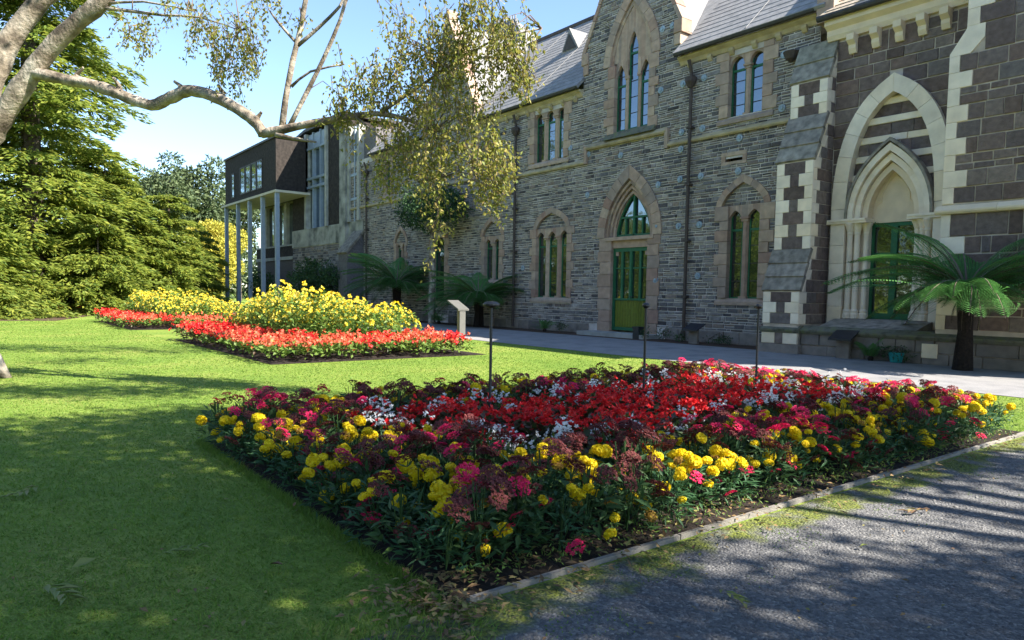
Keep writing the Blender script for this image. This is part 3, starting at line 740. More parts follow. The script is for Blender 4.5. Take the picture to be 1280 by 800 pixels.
jamb(door, FA, DX0, -1, .62, .1, 3.75, 'dressed_stone', -.6, .05, h=(.38, .55), long=1.12); jamb(door, FA, DX1, 1, .52, .1, 3.75, 'dressed_stone', -.6, .05, h=(.38, .55), long=1.1)
arch_blocks(door, FA, bez(xc, hw, zs, rise, kx, kz), xc, th, -.15, .06, 'dressed_stone', n=7)
for i in range(3):                                           # receding orders
    b = MB(); cv = bez(xc, hw - .11 * (i + 1), zs, rise - .18 * (i + 1), kx, kz); arch_mould(b, FA, cv, xc, .1, -.6, -.04 - .075 * i); b.build('arch_moulding', 'dressed_stone', door)
b = MB(); b.fbox(FA, DX0 - .3, DX1 + .3, 3.34, 3.62, -.55, -.05); b.fbox(FA, DX0 - .3, DX1 + .3, 3.62, 3.75, -.55, .09)
for xx in (DX0, DX1 - .24): b.prism(FA, [(xx, 3.05), (xx + .24, 3.05), (xx + .24, 3.34), (xx, 3.34)], -.5, -.12)
b.build('lintel', 'dressed_stone', door)
# glazed head above the lintel
tcv = bez(xc, .88, 3.78, 1.66, .98, .5)
outer = bez(xc, hw - .33, zs, rise - .54, kx, kz)
b = MB()
for sg in (1, -1):
    for i in range(len(tcv) - 1):
        poly = [outer[i], tcv[i], tcv[i+1], outer[i+1]]; poly = [(xc + sg * (x - xc), z) for x, z in poly]
        b.prism(FA, poly if sg > 0 else poly[::-1], -.6, -.26)
b.build('head_stone', 'dressed_stone', door)
b = MB(); arch_mould(b, FA, bez(xc, .81, 3.78, 1.57, .98, .5), xc, .07, -.40, -.28)
b.fbox(FA, xc - .045, xc + .045, 3.8, 5.34, -.40, -.27); b.fbox(FA, xc - .8, xc + .8, 3.76, 3.86, -.40, -.27); b.fbox(FA, xc - .72, xc + .72, 4.46, 4.53, -.40, -.275)
for xx in (-.42, .42): b.fbox(FA, xc + xx - .03, xc + xx + .03, 3.86, 4.46, -.40, -.28)
b.build('head_frame', 'green_paint', door)
poly = tcv + [(2 * xc - x, z) for x, z in tcv[::-1]]
g = MB(); g.face([FA(x, z, -.36) for x, z in poly][::-1]); g.build('glass_pane', 'window_glass', door)
b = MB(); b.box(-20.3, -16.9, 18.75, 19.68, .012, .16); b.build('door_step', 'slab_concrete', museum)
# downpipes
for px_, ztop in ((-15.78, 9.45), (-25.42, 9.45), (-40.3, 9.4)):
    b = MB(); b.tube([FA(px_, .1, .14), FA(px_, ztop - .4, .14), FA(px_, ztop, .3)], .06, 8); dp = b.build('downpipe', 'pipe_metal', museum)
    b = MB(); b.lathe([(.08, 0), (.19, .2), (.2, .34), (.17, .34)], FA(px_, 8.55, .17), 8); b.build('hopper', 'pipe_metal', dp)
    for zz in (1.5, 3.4, 5.3, 7.2):
        b = MB(); b.fbox(FA, px_ - .1, px_ + .1, zz, zz + .07, 0, .21); b.build('pipe_bracket', 'pipe_metal', dp)
# round steel anchor plates of the wall ties
for x_, zs_ in ((-16.22, (3.97, 5.58, 6.6, 7.17, 8.8)), (-15.34, (2.24, 3.96, 5.58, 7.15, 8.8)), (-17.2, (2.12, 4.03, 5.5, 8.8, 10.9)), (-13.88, (5.56, 6.6)), (-12.42, (7.25, 8.82)),
                 (-20.84, (5.5, 7.1)), (-21.9, (7.5,)), (-19.08, (6.8,)), (-25.62, (5.76,)), (-24.9, (2.7,)), (-16.75, (10.9,))):
    for z_ in zs_:
        b = MB()
        for r0, d0, d1 in ((.115, 0, .05), (.055, .05, .085)):
            ring = [(x_ + r0 * math.cos(a * math.pi / 6), z_ + r0 * math.sin(a * math.pi / 6)) for a in range(12)]
            b.prism(FA, ring, d0, d1)
        b.build('anchor_plate', 'anchor_metal', museum)
b = MB(); b.lathe([(.02, -.3), (.16, -.2), (.24, 0), (.2, .02)], FA(-12.05, 8.75, .25), 10); b.build('lamp_bowl', 'pipe_metal', museum)
# short buttress at the left of the building
b = MB(); b.prism(side(-42.2), [(WY, 0), (WY, 5.3), (WY - 1.1, 4.0), (WY - 1.1, 0)], 0, 1.3); bt = b.build('buttress', 'slate_stone', museum)
b = MB(); slab(b, [(-42.3, WY - 1.25, 3.95), (-40.8, WY - 1.25, 3.95), (-40.8, WY, 5.45), (-42.3, WY, 5.45)], .14); b.build('weathering', 'weathered_slab', bt)

# ------------------------------------------------------------------ the brown basalt wing with the cream portal
BY = 19.4
FB = front(BY)
wing = thing('basalt_wing', 'brown basalt wing with cream pointed portal and banded arch at the right edge', 'building', (-7, 21, 0))
b = MB(); b.face([FB(-10.8, .6, 0), FB(-7, .6, 0), FB(-7, 9.4, 0), FB(-10.8, 9.4, 0)]) if False else None
# portal geometry
BC = -8.98
C_out_in = bez(BC, 1.13, 4.0, 2.95, 1.0, .80)                # inner edge of the big arch ring
C_in_out = bez(BC, 1.06, 3.72, 1.95, 1.0, .62)               # outer edge of the small portal arch
C_in_in = bez(BC, .62, 3.72, 1.3, 1.0, .55)
big_out = offs(C_out_in, .40, BC)
ob = Opening(BC - 1.53, BC + 1.53, .6, 4.0, BC, big_out)
m_ = MB(); backing(m_, FB, 0, 9.4, free_fn(-10.62, -6.9, [ob], None, -.2)); bw = m_.build('wall', 'basalt_mortar', wing)
q = rows(.85, 8.62, free_fn(-10.6, -7.15, [ob]), (.24, .4), (.4, .95), .034)
blocks(bw, FB, q, 'basalt', .03)
c_ = MB(); c_.box(-10.55, -2, 20.1, 28, 0, 9.2); c_.build('rear_wall', 'basalt_mortar', wing)
portal = MB(); portal.prism(FB, [(BC - 1.2, .95), (BC + 1.2, .95), (BC + 1.2, 6.6), (BC - 1.2, 6.6)], -.5, -.44); po = portal.build('portal', 'basalt_mortar', wing); tag(po, 'cream stone portal: small pointed arch inside a big banded arch')
arch_blocks(po, FB, C_out_in, BC, .40, -.3, .14, 'limestone', n=6, joint=.006)
for sg in (-1, 1):                                           # flat pilasters below the big arch
    zz = .78
    for h in (.55, .6, .58, .5, .6, .4):
        a, c = sorted((BC + sg * 1.13, BC + sg * 1.53)); top = min(zz + h, 4.0)
        bb = MB(); bb.stone(FB, [(a, zz + .003), (c, zz + .003), (c, top - .003), (a, top - .003)], -.3, .14, .008); bb.build('pilaster_block', 'limestone', po); zz = top
# banded tympanum between the arches
def tym(z):
    h = half_at(C_out_in, BC, z)
    if h <= .02: return []
    iv = [(BC - h, BC + h)]; k = half_at(C_in_out, BC, z)
    if k > 0: iv = subtract(iv, BC - k, BC + k)
    return [i for i in iv if i[1] - i[0] > .05]
FT = Frame(FB.o - FB.n * .12, FB.u, FB.n)
t = MB(); backing(t, FT, 3.9, 6.9, tym); to = t.build('tympanum', 'basalt_mortar', po)
zz = 3.95
bandh, brickh = .175, .31
while zz < 6.85:
    for nm, h, mt in (('stone_block', brickh, 'basalt'), ('band_stone', bandh, 'limestone')):
        z1 = min(zz + h, 6.9)
        if z1 - zz > .05:
            qs = rows(zz, z1, tym, (h, h + .001), (.5, .85) if nm == 'stone_block' else (.9, 1.4), .012 if nm == 'stone_block' else .004)
            blocks(to, FT, qs, mt, .03 if nm == 'stone_block' else .05, nm)
        zz = z1
    if zz >= 6.85: break
# small portal arch: rounded orders and a cream filling with the doors below
for i, (th, d1, mt) in enumerate(((.16, .16, 'limestone'), (.15, .07, 'limestone'), (.15, -.04, 'cream_stone'))):
    cv = bez(BC, 1.08 - .16 * i - .16, 3.72, 1.95 - .24 * i - .24, 1, .62); bb = MB(); arch_mould(bb, FB, cv, BC, th, -.42, d1)
    bb.build('arch_moulding', mt, po)
bb = MB(); cv = bez(BC, 1.065, 3.72, 1.96, 1, .62); arch_mould(bb, FB, cv, BC, .07, -.2, .2); bb.build('hood_moulding', 'weathered_slab', po)
poly = [(BC - .68, 3.6)] + bez(BC, .66, 3.72, 1.34, 1, .55) + [(2 * BC - x, z) for x, z in bez(BC, .66, 3.72, 1.34, 1, .55)[::-1]] + [(BC + .68, 3.6)]
bb = MB(); bb.prism(FB, poly[::-1], -.42, -.3); bb.build('arch_filling', 'cream_stone', po)
# trefoil line cut in the filling
bb = MB()
tre = [(BC - .56, 3.9), (BC - .5, 4.1), (BC - .36, 4.16), (BC - .36, 4.34), (BC - .24, 4.62), (BC, 4.86)]
tre += [(2 * BC - x, z) for x, z in tre[-2::-1]]
bb.tube([FB(x, z, -.295) for x, z in tre], .018, 5); bb.build('trefoil_moulding', 'cream_stone', po)
# columns with capitals and bases
for sg in (-1, 1):
    for k, (xx, dd) in enumerate(((.66, -.16), (.84, -.02), (1.0, .06))):
        p = FB(BC + sg * xx, 0, dd)
        cb = MB(); cb.lathe([(.125, 1.0), (.125, 1.12), (.10, 1.16), (.11, 1.2), (.075, 1.26), (.072, 3.28), (.085, 3.3), (.085, 3.34), (.075, 3.36), (.12, 3.5), (.15, 3.56), (.15, 3.6)], (p.x, p.y, 0), 12)
        cb.build('column', 'limestone', po, smooth=False)
    a, c = sorted((BC + sg * .6, BC + sg * 1.12)); cb = MB(); cb.fbox(FB, a, c, 1.0, 3.6, -.42, -.2); cb.build('jamb_block', 'limestone', po)
    a, c = sorted((BC + sg * .52, BC + sg * 1.62)); cb = MB(); cb.fbox(FB, a, c, 3.6, 3.66, -.42, .2); cb.fbox(FB, a + .02, c - .02, 3.66, 3.72, -.42, .23); cb.build('impost', 'limestone', po)
# glazed green doors
gd = MB(); gd.fbox(FB, BC - .64, BC + .64, .98, 3.6, -.44, -.42); gdo = gd.build('glazed_door', 'dark_room', wing); tag(gdo, 'pair of dark green glazed doors inside the cream portal')
GX0, GX1 = BC - .62, BC + .62
bb = MB()
for a, c in ((GX0, GX0 + .09), (GX1 - .09, GX1), (BC - .08, BC + .08)): bb.fbox(FB, a, c, 1.0, 3.6, -.42, -.33)
for z0_, z1_ in ((1.0, 1.16), (3.5, 3.6)): bb.fbox(FB, GX0 + .09, GX1 - .09, z0_, z1_, -.42, -.335)
bb.build('door_frame', 'green_paint', gdo)
for zz in (1.9, 2.75):
    bb = MB(); bb.fbox(FB, GX0 + .09, BC - .08, zz, zz + .05, -.42, -.37); bb.build('glazing_bar', 'green_paint', gdo)
for a, c in ((GX0, BC), (BC, GX1)):
    g = MB(); g.face([FB(a, 1.0, -.39), FB(c, 1.0, -.388), FB(c, 3.6, -.386), FB(a, 3.6, -.388)]); g.build('glass_pane', 'window_glass', gdo)
# sloping sill slabs, plinth and mossy ledge
for i in range(3):
    a = BC - 1.25 + i * .84
    bb = MB(); bb.prism(side(a), [(BY + .4, 1.0), (BY - .25, .98), (BY - 1.2, .74), (BY + .4, .74)], 0, .83); bb.build('sill_slab', 'weathered_slab', po)
FP = front(18.08)
def ledge(parent, F, a, c, z=.62):
    x = a
    while x < c - .05:
        e = min(x + rng.uniform(.9, 1.4), c)
        bb = MB(); bb.solid([F(s, t, d_) for s in (x + .003, e - .003) for t, d_ in ((z - .05, -.2), (z - .05, .06), (z + .02, .1), (z + .06, .1), (z + .17, -.12), (z + .17, -.2))],
            [(0,1,2,3,4,5)[::-1], (6,7,8,9,10,11), (0,6,7,1), (1,7,8,2), (2,8,9,3), (3,9,10,4), (4,10,11,5)]); bb.build('ledge_stone', 'mossy_ledge', parent); x = e
pl = MB(); pl.box(-10.6, -2, 18.1, 19.5, 0, .66); plo = pl.build('plinth', 'basalt_mortar', wing)
blocks(plo, FP, rows(.0, .58, free_fn(-10.55, -2, []), (.26, .31), (.55, 1.0), .016), 'plinth_stone', .03)
ledge(plo, FP, -10.55, -2.0)
bb = MB(); bb.stone(FP, [(-7.45, .16), (-7.1, .16), (-7.1, .5), (-7.45, .5)], 0, .05, .01); bb.build('quoin', 'limestone', plo)
# cornice with cream corbels, gutter, tiled roof
bb = MB(); bb.prism(side(-10.85), [(BY + .1, 8.68), (BY - .1, 8.68), (BY - .16, 8.8), (BY - .16, 8.95), (BY - .32, 9.05), (BY - .32, 9.2), (BY + .1, 9.2)][::-1], 0, 3.75); bb.build('cornice', 'cream_stone', wing)
for xx in (-10.12, -9.5, -8.9, -8.34, -7.8):
    bb = MB(); bb.prism(side(xx - .1), [(BY, 8.2), (BY - .1, 8.2), (BY - .16, 8.32), (BY - .16, 8.42), (BY - .3, 8.52), (BY - .3, 8.68), (BY, 8.68)][::-1], 0, .2); bb.build('corbel', 'cream_stone', wing)
bb = MB(); bb.tube([(-11.0, BY - .42, 9.26), (-7.0, BY - .42, 9.26)], .09, 8); bb.build('gutter', 'gutter_metal', wing)
bb = MB(); slab(bb, [(-11.0, BY - .4, 9.3), (-6.6, BY - .4, 9.3), (-6.6, BY + 5.2, 13.9), (-11.0, BY + 5.2, 13.9)], .12); slab(bb, [(-11.0, BY + 5.2, 13.9), (-6.6, BY + 5.2, 13.9), (-6.6, BY + 10.4, 9.3), (-11.0, BY + 10.4, 9.3)], .12)
wr = bb.build('roof', 'roof_tile', wing)
tn = Vector((0, -4.6, 5.6)).normalized(); bb = MB()
for j in range(26):
    k0 = j / 26
    for i in range(22):
        xx = -11.0 + i * .2 + (.1 if j % 2 else 0)
        o_ = Vector((xx, BY - .4 + 5.6 * k0, 9.3 + 4.6 * k0)); up = Vector((0, 5.6, 4.6)).normalized()
        A_ = [o_ + tn * .035, o_ + Vector((.19, 0, 0)) + tn * .035, o_ + Vector((.19, 0, 0)) + up * .31 + tn * .01, o_ + up * .31 + tn * .01]
        bb.solid(A_ + [o_, o_ + Vector((.19, 0, 0))], [(0, 1, 2, 3), (4, 5, 1, 0)])
tag(bb.build('roof_tile', 'roof_tile', wr), kind='stuff')
# tower-like bay at the right edge: set-back above, toothed white quoins
CX = -7.2
tower = MB(); tower.prism(front(18.12), [(CX, 0), (-2, 0), (-2, 10.5), (CX + .33, 10.5), (CX + .33, 7.66), (CX, 7.16)], -2.1, 0); tw = tower.build('bay', 'basalt_mortar', wing); tag(tw, 'projecting bay with toothed white quoins along its left edge')
def quoin_col(parent, F, x, dirn, z0, z1, m, w=(.2, .5), h=.36, d=.03):
    z = z0; k = 0; sp = []
    while z < z1 - .04:
        hh = min(h * rng.uniform(.9, 1.1), z1 - z)
        if z1 - z - hh < .15: hh = z1 - z
        ww = w[k % 2] * rng.uniform(.92, 1.08); k += 1
        a, c = (x, x + ww) if dirn > 0 else (x - ww, x)
        bb = MB(); bb.stone(F, [(a, z + .003), (c, z + .003), (c, z + hh - .003), (a, z + hh - .003)], -.02, d, .008); bb.build('quoin', m, parent)
        sp.append(Opening(a, c, z, z + hh)); z += hh
    return sp
FC = front(18.12)
sp = quoin_col(tw, FC, CX, 1, .85, 3.52, 'limestone', (.22, .5)); sp += quoin_col(tw, FC, CX, 1, 3.75, 7.1, 'limestone', (.24, .46))
def toothed(sp):
    out = []
    for o in sp:
        lv = [o.z0, o.z1] if rng.random() < .7 else [o.z0, o.z0 + (o.z1 - o.z0) * rng.uniform(.4, .6), o.z1]
        for p, q in zip(lv, lv[1:]): out += rows(p, q, lambda z, x=o.x1: [(x, -2.2)], (q - p, q - p + .001), (.3, .85) if q - p > .25 else (.25, .6), .03, False)
    return out
blocks(tw, FC, toothed(sp), 'basalt', .025)
string_run(tw, FC, CX - .12, -2.1, 3.52, 'cream_stone', .13, .12, 'string_course')
b = MB(); b.prism(FC, [(CX, 7.1), (CX + .42, 7.1), (CX + .7, 7.4), (CX + .7, 7.7), (CX + .33, 7.7), (CX + .33, 7.66), (CX, 7.16)], -.4, .03); b.build('quoin', 'limestone', tw)
sp2 = quoin_col(tw, FC, CX + .33, 1, 7.7, 10.4, 'limestone', (.24, .52)) + [Opening(CX, CX + .7, 7.1, 7.7)]
blocks(tw, FC, toothed(sp2), 'basalt', .025)
bb = MB(); slab(bb, [(CX, 17.8, 10.5), (-1.7, 17.8, 10.5), (-1.7, 24, 14.5), (CX, 24, 14.5)], .15); slab(bb, [(CX, 24, 14.5), (-1.7, 24, 14.5), (-1.7, 29.5, 10.5), (CX, 29.5, 10.5)], .15); bb.build('bay_roof', 'roof_tile', wing)
# stepped buttress between the two wings
UX0, UX1 = -11.7, -10.6
YL, YM, YU = 17.98, 18.42, 18.98
prof = [(20.0, 0), (20.0, 8.9), (19.5, 8.7), (YU, 7.62), (YU, 6.62), (YM, 5.32), (YM, 2.85), (YL, 1.72), (YL, 0)]
bb = MB(); bb.prism(side(UX0 + .02), prof, 0, UX1 - UX0 - .04); bu = bb.build('buttress', 'basalt_mortar', wing); tag(bu, 'stepped buttress with cream quoins and mossy sloping slabs')
def stage(F, z0, z1, hh):
    z = z0; k = 0
    while z < z1 - .05:
        h = min(hh, z1 - z)
        if z1 - z - h < .15: h = z1 - z
        w1 = (.24 if k % 2 == 0 else .42); x0, x1 = UX0, UX1
        for a, c, m__, nm in ((x0, x0 + w1, 'limestone', 'quoin'), (x1 - w1, x1, 'limestone', 'quoin'), (x0 + w1, x1 - w1, 'basalt', 'stone_block')):
            g = MB(); g.stone(F, [(a + .004, z + .004), (c - .004, z + .004), (c - .004, z + h - .004), (a + .004, z + h - .004)], -.05, .0 + (.012 if nm == 'quoin' else 0), .01); g.build(nm, m__, bu)
        z += h; k += 1
stage(front(YL - .02), .82, 1.70, .3); stage(front(YM - .02), 2.9, 5.3, .345); stage(front(YU - .02), 6.66, 7.6, .3)
g = MB(); g.fbox(front(YL), UX0 - .06, UX1 + .06, 0, .26, -.1, .09); g.build('base_block', 'plinth_stone', bu)
x = UX0
for w_, m__ in ((.42, 'cream_stone'), (.24, 'basalt'), (.44, 'limestone')):
    g = MB(); g.stone(front(YL - .02), [(x + .004, .27), (x + w_ - .004, .27), (x + w_ - .004, .6), (x + .004, .6)], -.05, .03, .01); g.build('quoin' if m__ != 'basalt' else 'stone_block', m__, bu); x += w_
ledge(bu, front(YL), UX0 - .03, UX1 + .05)
def slopes(ya, za, yb, zb, n):
    for i in range(n):
        k0, k1 = i / n, (i + 1) / n
        P = [(ya + (yb - ya) * k, za + (zb - za) * k) for k in (k0, k1)]
        g = MB(); slab(g, [(UX0 - .05, P[0][0] - .06, P[0][1]), (UX1 + .03, P[0][0] - .06, P[0][1]), (UX1 + .03, P[1][0], P[1][1] + .03), (UX0 - .05, P[1][0], P[1][1] + .03)], .11); g.build('weathering_slab', 'weathered_slab', bu)
slopes(YL, 1.76, YM, 2.9, 3); slopes(YM, 5.36, YU, 6.68, 3); slopes(YU, 7.66, 19.4, 8.75, 2)
FS = side(UX1 - .02)
def front_y(z):
    for (y0, z0_), (y1, z1_) in zip(prof[1:], prof[2:]):
        lo, hi = min(z0_, z1_), max(z0_, z1_)
        if lo <= z <= hi and hi > lo:
            k = (z - z0_) / (z1_ - z0_); return y0 + (y1 - y0) * k
    return YL
z = .82; k = 0
while z < 8.4:
    h = rng.uniform(.27, .36); f0, f1 = front_y(z + .01), front_y(min(z + h, 8.6)); w1 = (.2 if k % 2 else .36); k += 1
    g = MB(); g.stone(FS, [(f0 + .01, z + .004), (f0 + w1, z + .004), (f1 + w1, z + h - .004), (f1 + .01, z + h - .004)], -.05, .02, .01)
    g.build('quoin', 'limestone', bu)
    xx = max(f0, f1) + w1
    for qd in rows(z, z + h, lambda zz, a=xx: [(a, BY + .02)] if BY - a > .08 else [], (h, h + .01), (.3, .6), .016, False):
        g = MB(); g.stone(FS, qd, -.05, .015, .01); g.build('stone_block', 'basalt', bu)
    z += h
FSp = side(UX1 + .03)
g = MB(); g.fbox(side(UX1 - .02), YL + .02, 18.2, 0, .6, 0, .05); g.build('base_return', 'plinth_stone', bu)
# ------------------------------------------------------------------ the modern block at the far left of the row
annex = thing('modern_block', 'dark clad modern block raised on slim blue-grey columns at the far left of the buildings', 'building', (-52, 20, 0))
b = MB()
b.prism(FA, [(-53, 4.8), (-50.3, 4.8), (-50.3, 12.9), (-53, 12.6)], -.4, 0); b.prism(FA, [(-46.35, 6.0), (-43.9, 6.0), (-43.9, 12.9), (-46.35, 12.9)], -.4, 0)
b.box(-62.2, -50, 17.4, 19.7, 8.5, 12.2); b.box(-62.2, -44, 19.98, 29, 8.5, 12.8)
cl = b.build('cladding', 'dark_cladding', annex)
b = MB(); b.box(-62.3, -49.9, 17.3, 19.75, 12.2, 12.34); b.build('parapet_cap', 'gutter_metal', cl)
b = MB(); b.box(-62.4, -49.3, 17.1, 19.6, 8.34, 8.5); b.build('soffit_slab', 'soffit', annex)
# windows in the raised box
FX = front(17.4)
wins = [(-60.4, -59.6, 8.95, 10.9)] + [(-58.1 + i * 1.35, -56.9 + i * 1.35, 9.0, 11.1) for i in range(4)]
for a, c, z0_, z1_ in wins:
    g = MB(); 
    for s0, s1, t0, t1 in ((a, a + .09, z0_, z1_), (c - .09, c, z0_, z1_), (a + .09, c - .09, z0_, z0_ + .09), (a + .09, c - .09, z1_ - .09, z1_)): g.fbox(FX, s0, s1, t0, t1, -.05, .05)
    wo = g.build('window', 'gutter_metal', annex)
    g = MB(); t_ = rng.uniform(-.01, .01); g.face([FX(a + .05, z0_, .02 + t_), FX(c - .05, z0_, .02 - t_), FX(c - .05, z1_, .02 - t_), FX(a + .05, z1_, .02 + t_)]); g.build('glass_pane', 'window_glass', wo)
for x_ in (-61.7, -58.5, -55.6, -52.6, -49.6):
    g = MB(); g.box(x_ - .13, x_ + .13, 17.2, 17.46, 0, 8.34); g.build('column', 'blue_grey_paint', annex)
# recessed wall behind the columns
FR = front(20.0)
b = MB(); b.prism(FR, [(-62.2, 0), (-50.3, 0), (-50.3, 4.2), (-62.2, 4.2)], -.3, 0); b.build('lower_wall', 'slate_stone', annex)
b = MB(); b.fbox(FR, -62.2, -50.3, 4.2, 5.0, -.3, .06); b.build('spandrel', 'dark_cladding', annex)
b = MB(); b.fbox(FR, -62.2, -50.3, 3.95, 4.2, -.3, .12); b.fbox(FR, -62.2, -50.3, 5.0, 5.12, -.3, .12); b.build('concrete_band', 'concrete', annex)
for i in range(5):
    a = -61.8 + i * 2.3; c = a + 1.7
    g = MB(); g.fbox(FR, a, c, 5.12, 8.3, -.3, -.2); wo = g.build('window', 'gutter_metal', annex)
    g = MB(); g.face([FR(a, 5.2, -.15), FR(c, 5.2, -.15), FR(c, 8.2, -.15), FR(a, 8.2, -.15)]); g.build('glass_pane', 'window_glass', wo)
    g = MB(); g.fbox(FR, c, a + 2.3, 5.12, 8.34, -.3, .1); g.build('mullion', 'concrete', annex)
# concrete band, stone foot, tall window bays and concrete pilasters
b = MB(); b.fbox(FA, -53, -40.9, 4.75, 6.0, -.4, .06); b.build('concrete_band', 'streaked_concrete', annex)
b = MB(); b.fbox(FA, -53, -43.2, 0, 4.75, -.4, -.02); fw_ = b.build('foot_wall', 'mortar', annex)
b = MB()
for q in rows(.05, 4.72, free_fn(-53, -43.25, []), (.12, .26), (.25, .7)): b.cheap(FA, q, .02, .012)
tag(b.build('rubble_stones', 'slate_stone', fw_), kind='stuff')
def bay(x0, x1, z0, z1, nv, levels):
    w = MB(); w.fbox(FA, x0, x1, z0, z1, -.3, -.28); wo = w.build('window_bay', 'dark_room', annex)
    f = MB()
    for a in (x0, x1 - .3): f.fbox(FA, a, a + .3, z0, z1, -.28, .16)
    f.build('bay_frame', 'concrete', wo)
    f = MB()
    for i in range(1, nv): f.fbox(FA, x0 + (x1 - x0) * i / nv - .06, x0 + (x1 - x0) * i / nv + .06, z0, z1, -.28, .06)
    for z in levels: f.fbox(FA, x0 + .3, x1 - .3, z - .08, z + .08, -.28, .08)
    f.build('bay_mullion', 'blue_grey_paint', wo)
    lv = [z0] + list(levels) + [z1]
    for i in range(nv):
        for p, q in zip(lv, lv[1:]):
            a, c = x0 + (x1 - x0) * i / nv, x0 + (x1 - x0) * (i + 1) / nv; t = rng.uniform(-.012, .012)
            g = MB(); g.face([FA(a, p, -.2 + t), FA(c, p, -.2 - t), FA(c, q, -.2 - t), FA(a, q, -.2 + t)]); g.build('glass_pane', 'window_glass', wo)
    return wo
bw_ = bay(-50.3, -46.35, 5.98, 12.7, 3, (8.9, 9.5, 11.6))
b = MB(); b.fbox(FA, -50.1, -46.5, 11.65, 12.6, -.25, -.02); b.build('spandrel_panel', 'blue_grey_paint', bw_)
bay(-43.0, -41.3, 6.0, 11.9, 2, (7.4, 8.9, 10.4))
b = MB(); b.fbox(FA, -43.9, -43.0, 0, 12.1, -.3, .3); b.build('pilaster', 'streaked_concrete', annex)
b = MB(); b.fbox(FA, -43.0, -41.9, 1.0, 4.7, -.2, .01); b.build('doorway', 'dark_room', annex)
b = MB(); b.fbox(FA, -41.9, -41.5, .3, 4.7, -.2, .14); b.build('door_post', 'blue_grey_paint', annex)
b = MB(); b.prism(FA, [(-53.2, 12.4), (-50.2, 12.85), (-43.8, 12.95), (-43.8, 13.15), (-50.2, 13.05), (-53.2, 12.6)], -6, .2); b.build('roof_edge', 'gutter_metal', annex)
b = MB(); b.box(-43.9, -39.7, 19.9, 29, 8.8, 11.5); b.build('infill_wall', 'slate_stone', annex)

# ------------------------------------------------------------------ pale hipped roof of a hall behind the ridge
hall = thing('hall_roof', 'pale hipped roof with cresting showing above the slate ridge behind the birch leaves', 'building', (-41, 31, 0))
b = MB()
b.solid([(-44.5, 28.8, 17.2), (-36.3, 28.8, 17.2), (-36.3, 33, 17.2), (-44.5, 33, 17.2), (-43, 30.5, 20.8), (-39.8, 30.5, 20.3)], [(0, 1, 5, 4), (1, 2, 5), (2, 3, 4, 5), (3, 0, 4)])
b.box(-44.3, -36.5, 29, 32.8, 0, 17.2); b.build('roof', 'roof_slate', hall)
for i in range(15):
    k = i / 14; a = Vector((-44.3 + 8.0 * k, 28.75, 17.25)); c = Vector((-43 + 3.2 * k, 30.45, 20.8 - .5 * k))
    b = MB(); b.tube([a + Vector((0, -.03, .05)), c + Vector((0, -.03, .05))], .05, 4); b.build('batten', 'roof_seam', hall)
b = MB(); b.tube([(-43.1, 30.5, 20.85), (-39.7, 30.5, 20.35)], .1, 6)
for i in range(12): b.box(-43 + i * .28, -42.92 + i * .28, 30.46, 30.54, 20.8 - .04 * i, 21.15 - .04 * i)
b.build('cresting', 'roof_seam', hall)

# ------------------------------------------------------------------ trees
def conifer(name, label, loc, H, Rb, n, leafm, z0=.3, shape=1.0, L=(.35, .6), group=None, droop=.35, tiers=30):
    t = thing(name, label, 'tree', loc, group); x, y, _ = loc
    b = MB(); b.tube([(x, y, -.1), (x + .1, y, H * .4), (x, y, H * .96)], [H * .022, H * .014, .03], 8); b.build('trunk', 'bark_dark', t)
    P, D, N = [], [], []
    per = n // tiers // 9
    for i in range(tiers):
        zt = z0 + (H - z0) * (i / tiers) ** 1.0
        rad = Rb * (1 - (zt - z0) / (H - z0)) ** shape * rng.uniform(.82, 1.15) + .25
        k = max(5, int(9 * rad / Rb + 4))
        for j in range(k):
            az = rng.uniform(0, 2 * math.pi); rr = rad * rng.uniform(.7, 1.12)
            m = max(10, int(per * 9 / k * (rad / Rb + .25)))
            u = nrng.uniform(.03, 1, m) ** .72
            dirv = np.array([math.cos(az), math.sin(az)]); pr = np.array([-dirv[1], dirv[0]])
            w = nrng.normal(0, 1, m) * .17 * rr * (1.15 - u)
            zz = zt + rr * (.22 * u - droop * u * u) + nrng.normal(0, .045 + .016 * rr, m)
            p = np.stack([x + dirv[0] * rr * u + pr[0] * w, y + dirv[1] * rr * u + pr[1] * w, np.maximum(zz, .1)], 1)
            sw = np.sign(w) * .7
            d = np.stack([dirv[0] + pr[0] * sw + nrng.normal(0, .3, m), dirv[1] + pr[1] * sw + nrng.normal(0, .3, m), nrng.normal(-.25, .25, m)], 1)
            P.append(p); D.append(d); N.append(np.stack([nrng.normal(0, .5, m), nrng.normal(0, .5, m), np.full(m, .8)], 1))
    P, D, N = map(np.concatenate, (P, D, N))
    V, F = leaves(P, D, nrng.uniform(*L, len(P)), nrng.uniform(.35, .5, len(P)) * L[0], N, .1)
    o = np_obj('crown', [(V, F, 0)], [leafm], t); tag(o, kind=None)
    return t
conifer('conifer_tree', 'tall yellow-green conifer filling the left edge behind the pale trunk', (-50, 3.2, 0), 31, 6.4, 80000, 'leaf_conifer', .4, .42, (.32, .6), tiers=40)
conifer('conifer_tree', 'broad lower conifer spreading to the right of the tall one', (-53.5, 7.4, 0), 10.8, 5.0, 40000, 'leaf_conifer', .3, .55, (.28, .5), tiers=19)
conifer('conifer_tree', 'low bushy conifer with branches sweeping the lawn in front of the tall one', (-48, 6.2, 0), 5.4, 3.6, 22000, 'leaf_conifer', .2, .5, (.25, .42), tiers=12)
conifer('conifer_tree', 'low conifer whose branches touch the lawn at the left edge', (-43.5, .2, 0), 5.0, 4.6, 20000, 'leaf_conifer', .15, .5, (.25, .42), tiers=11)
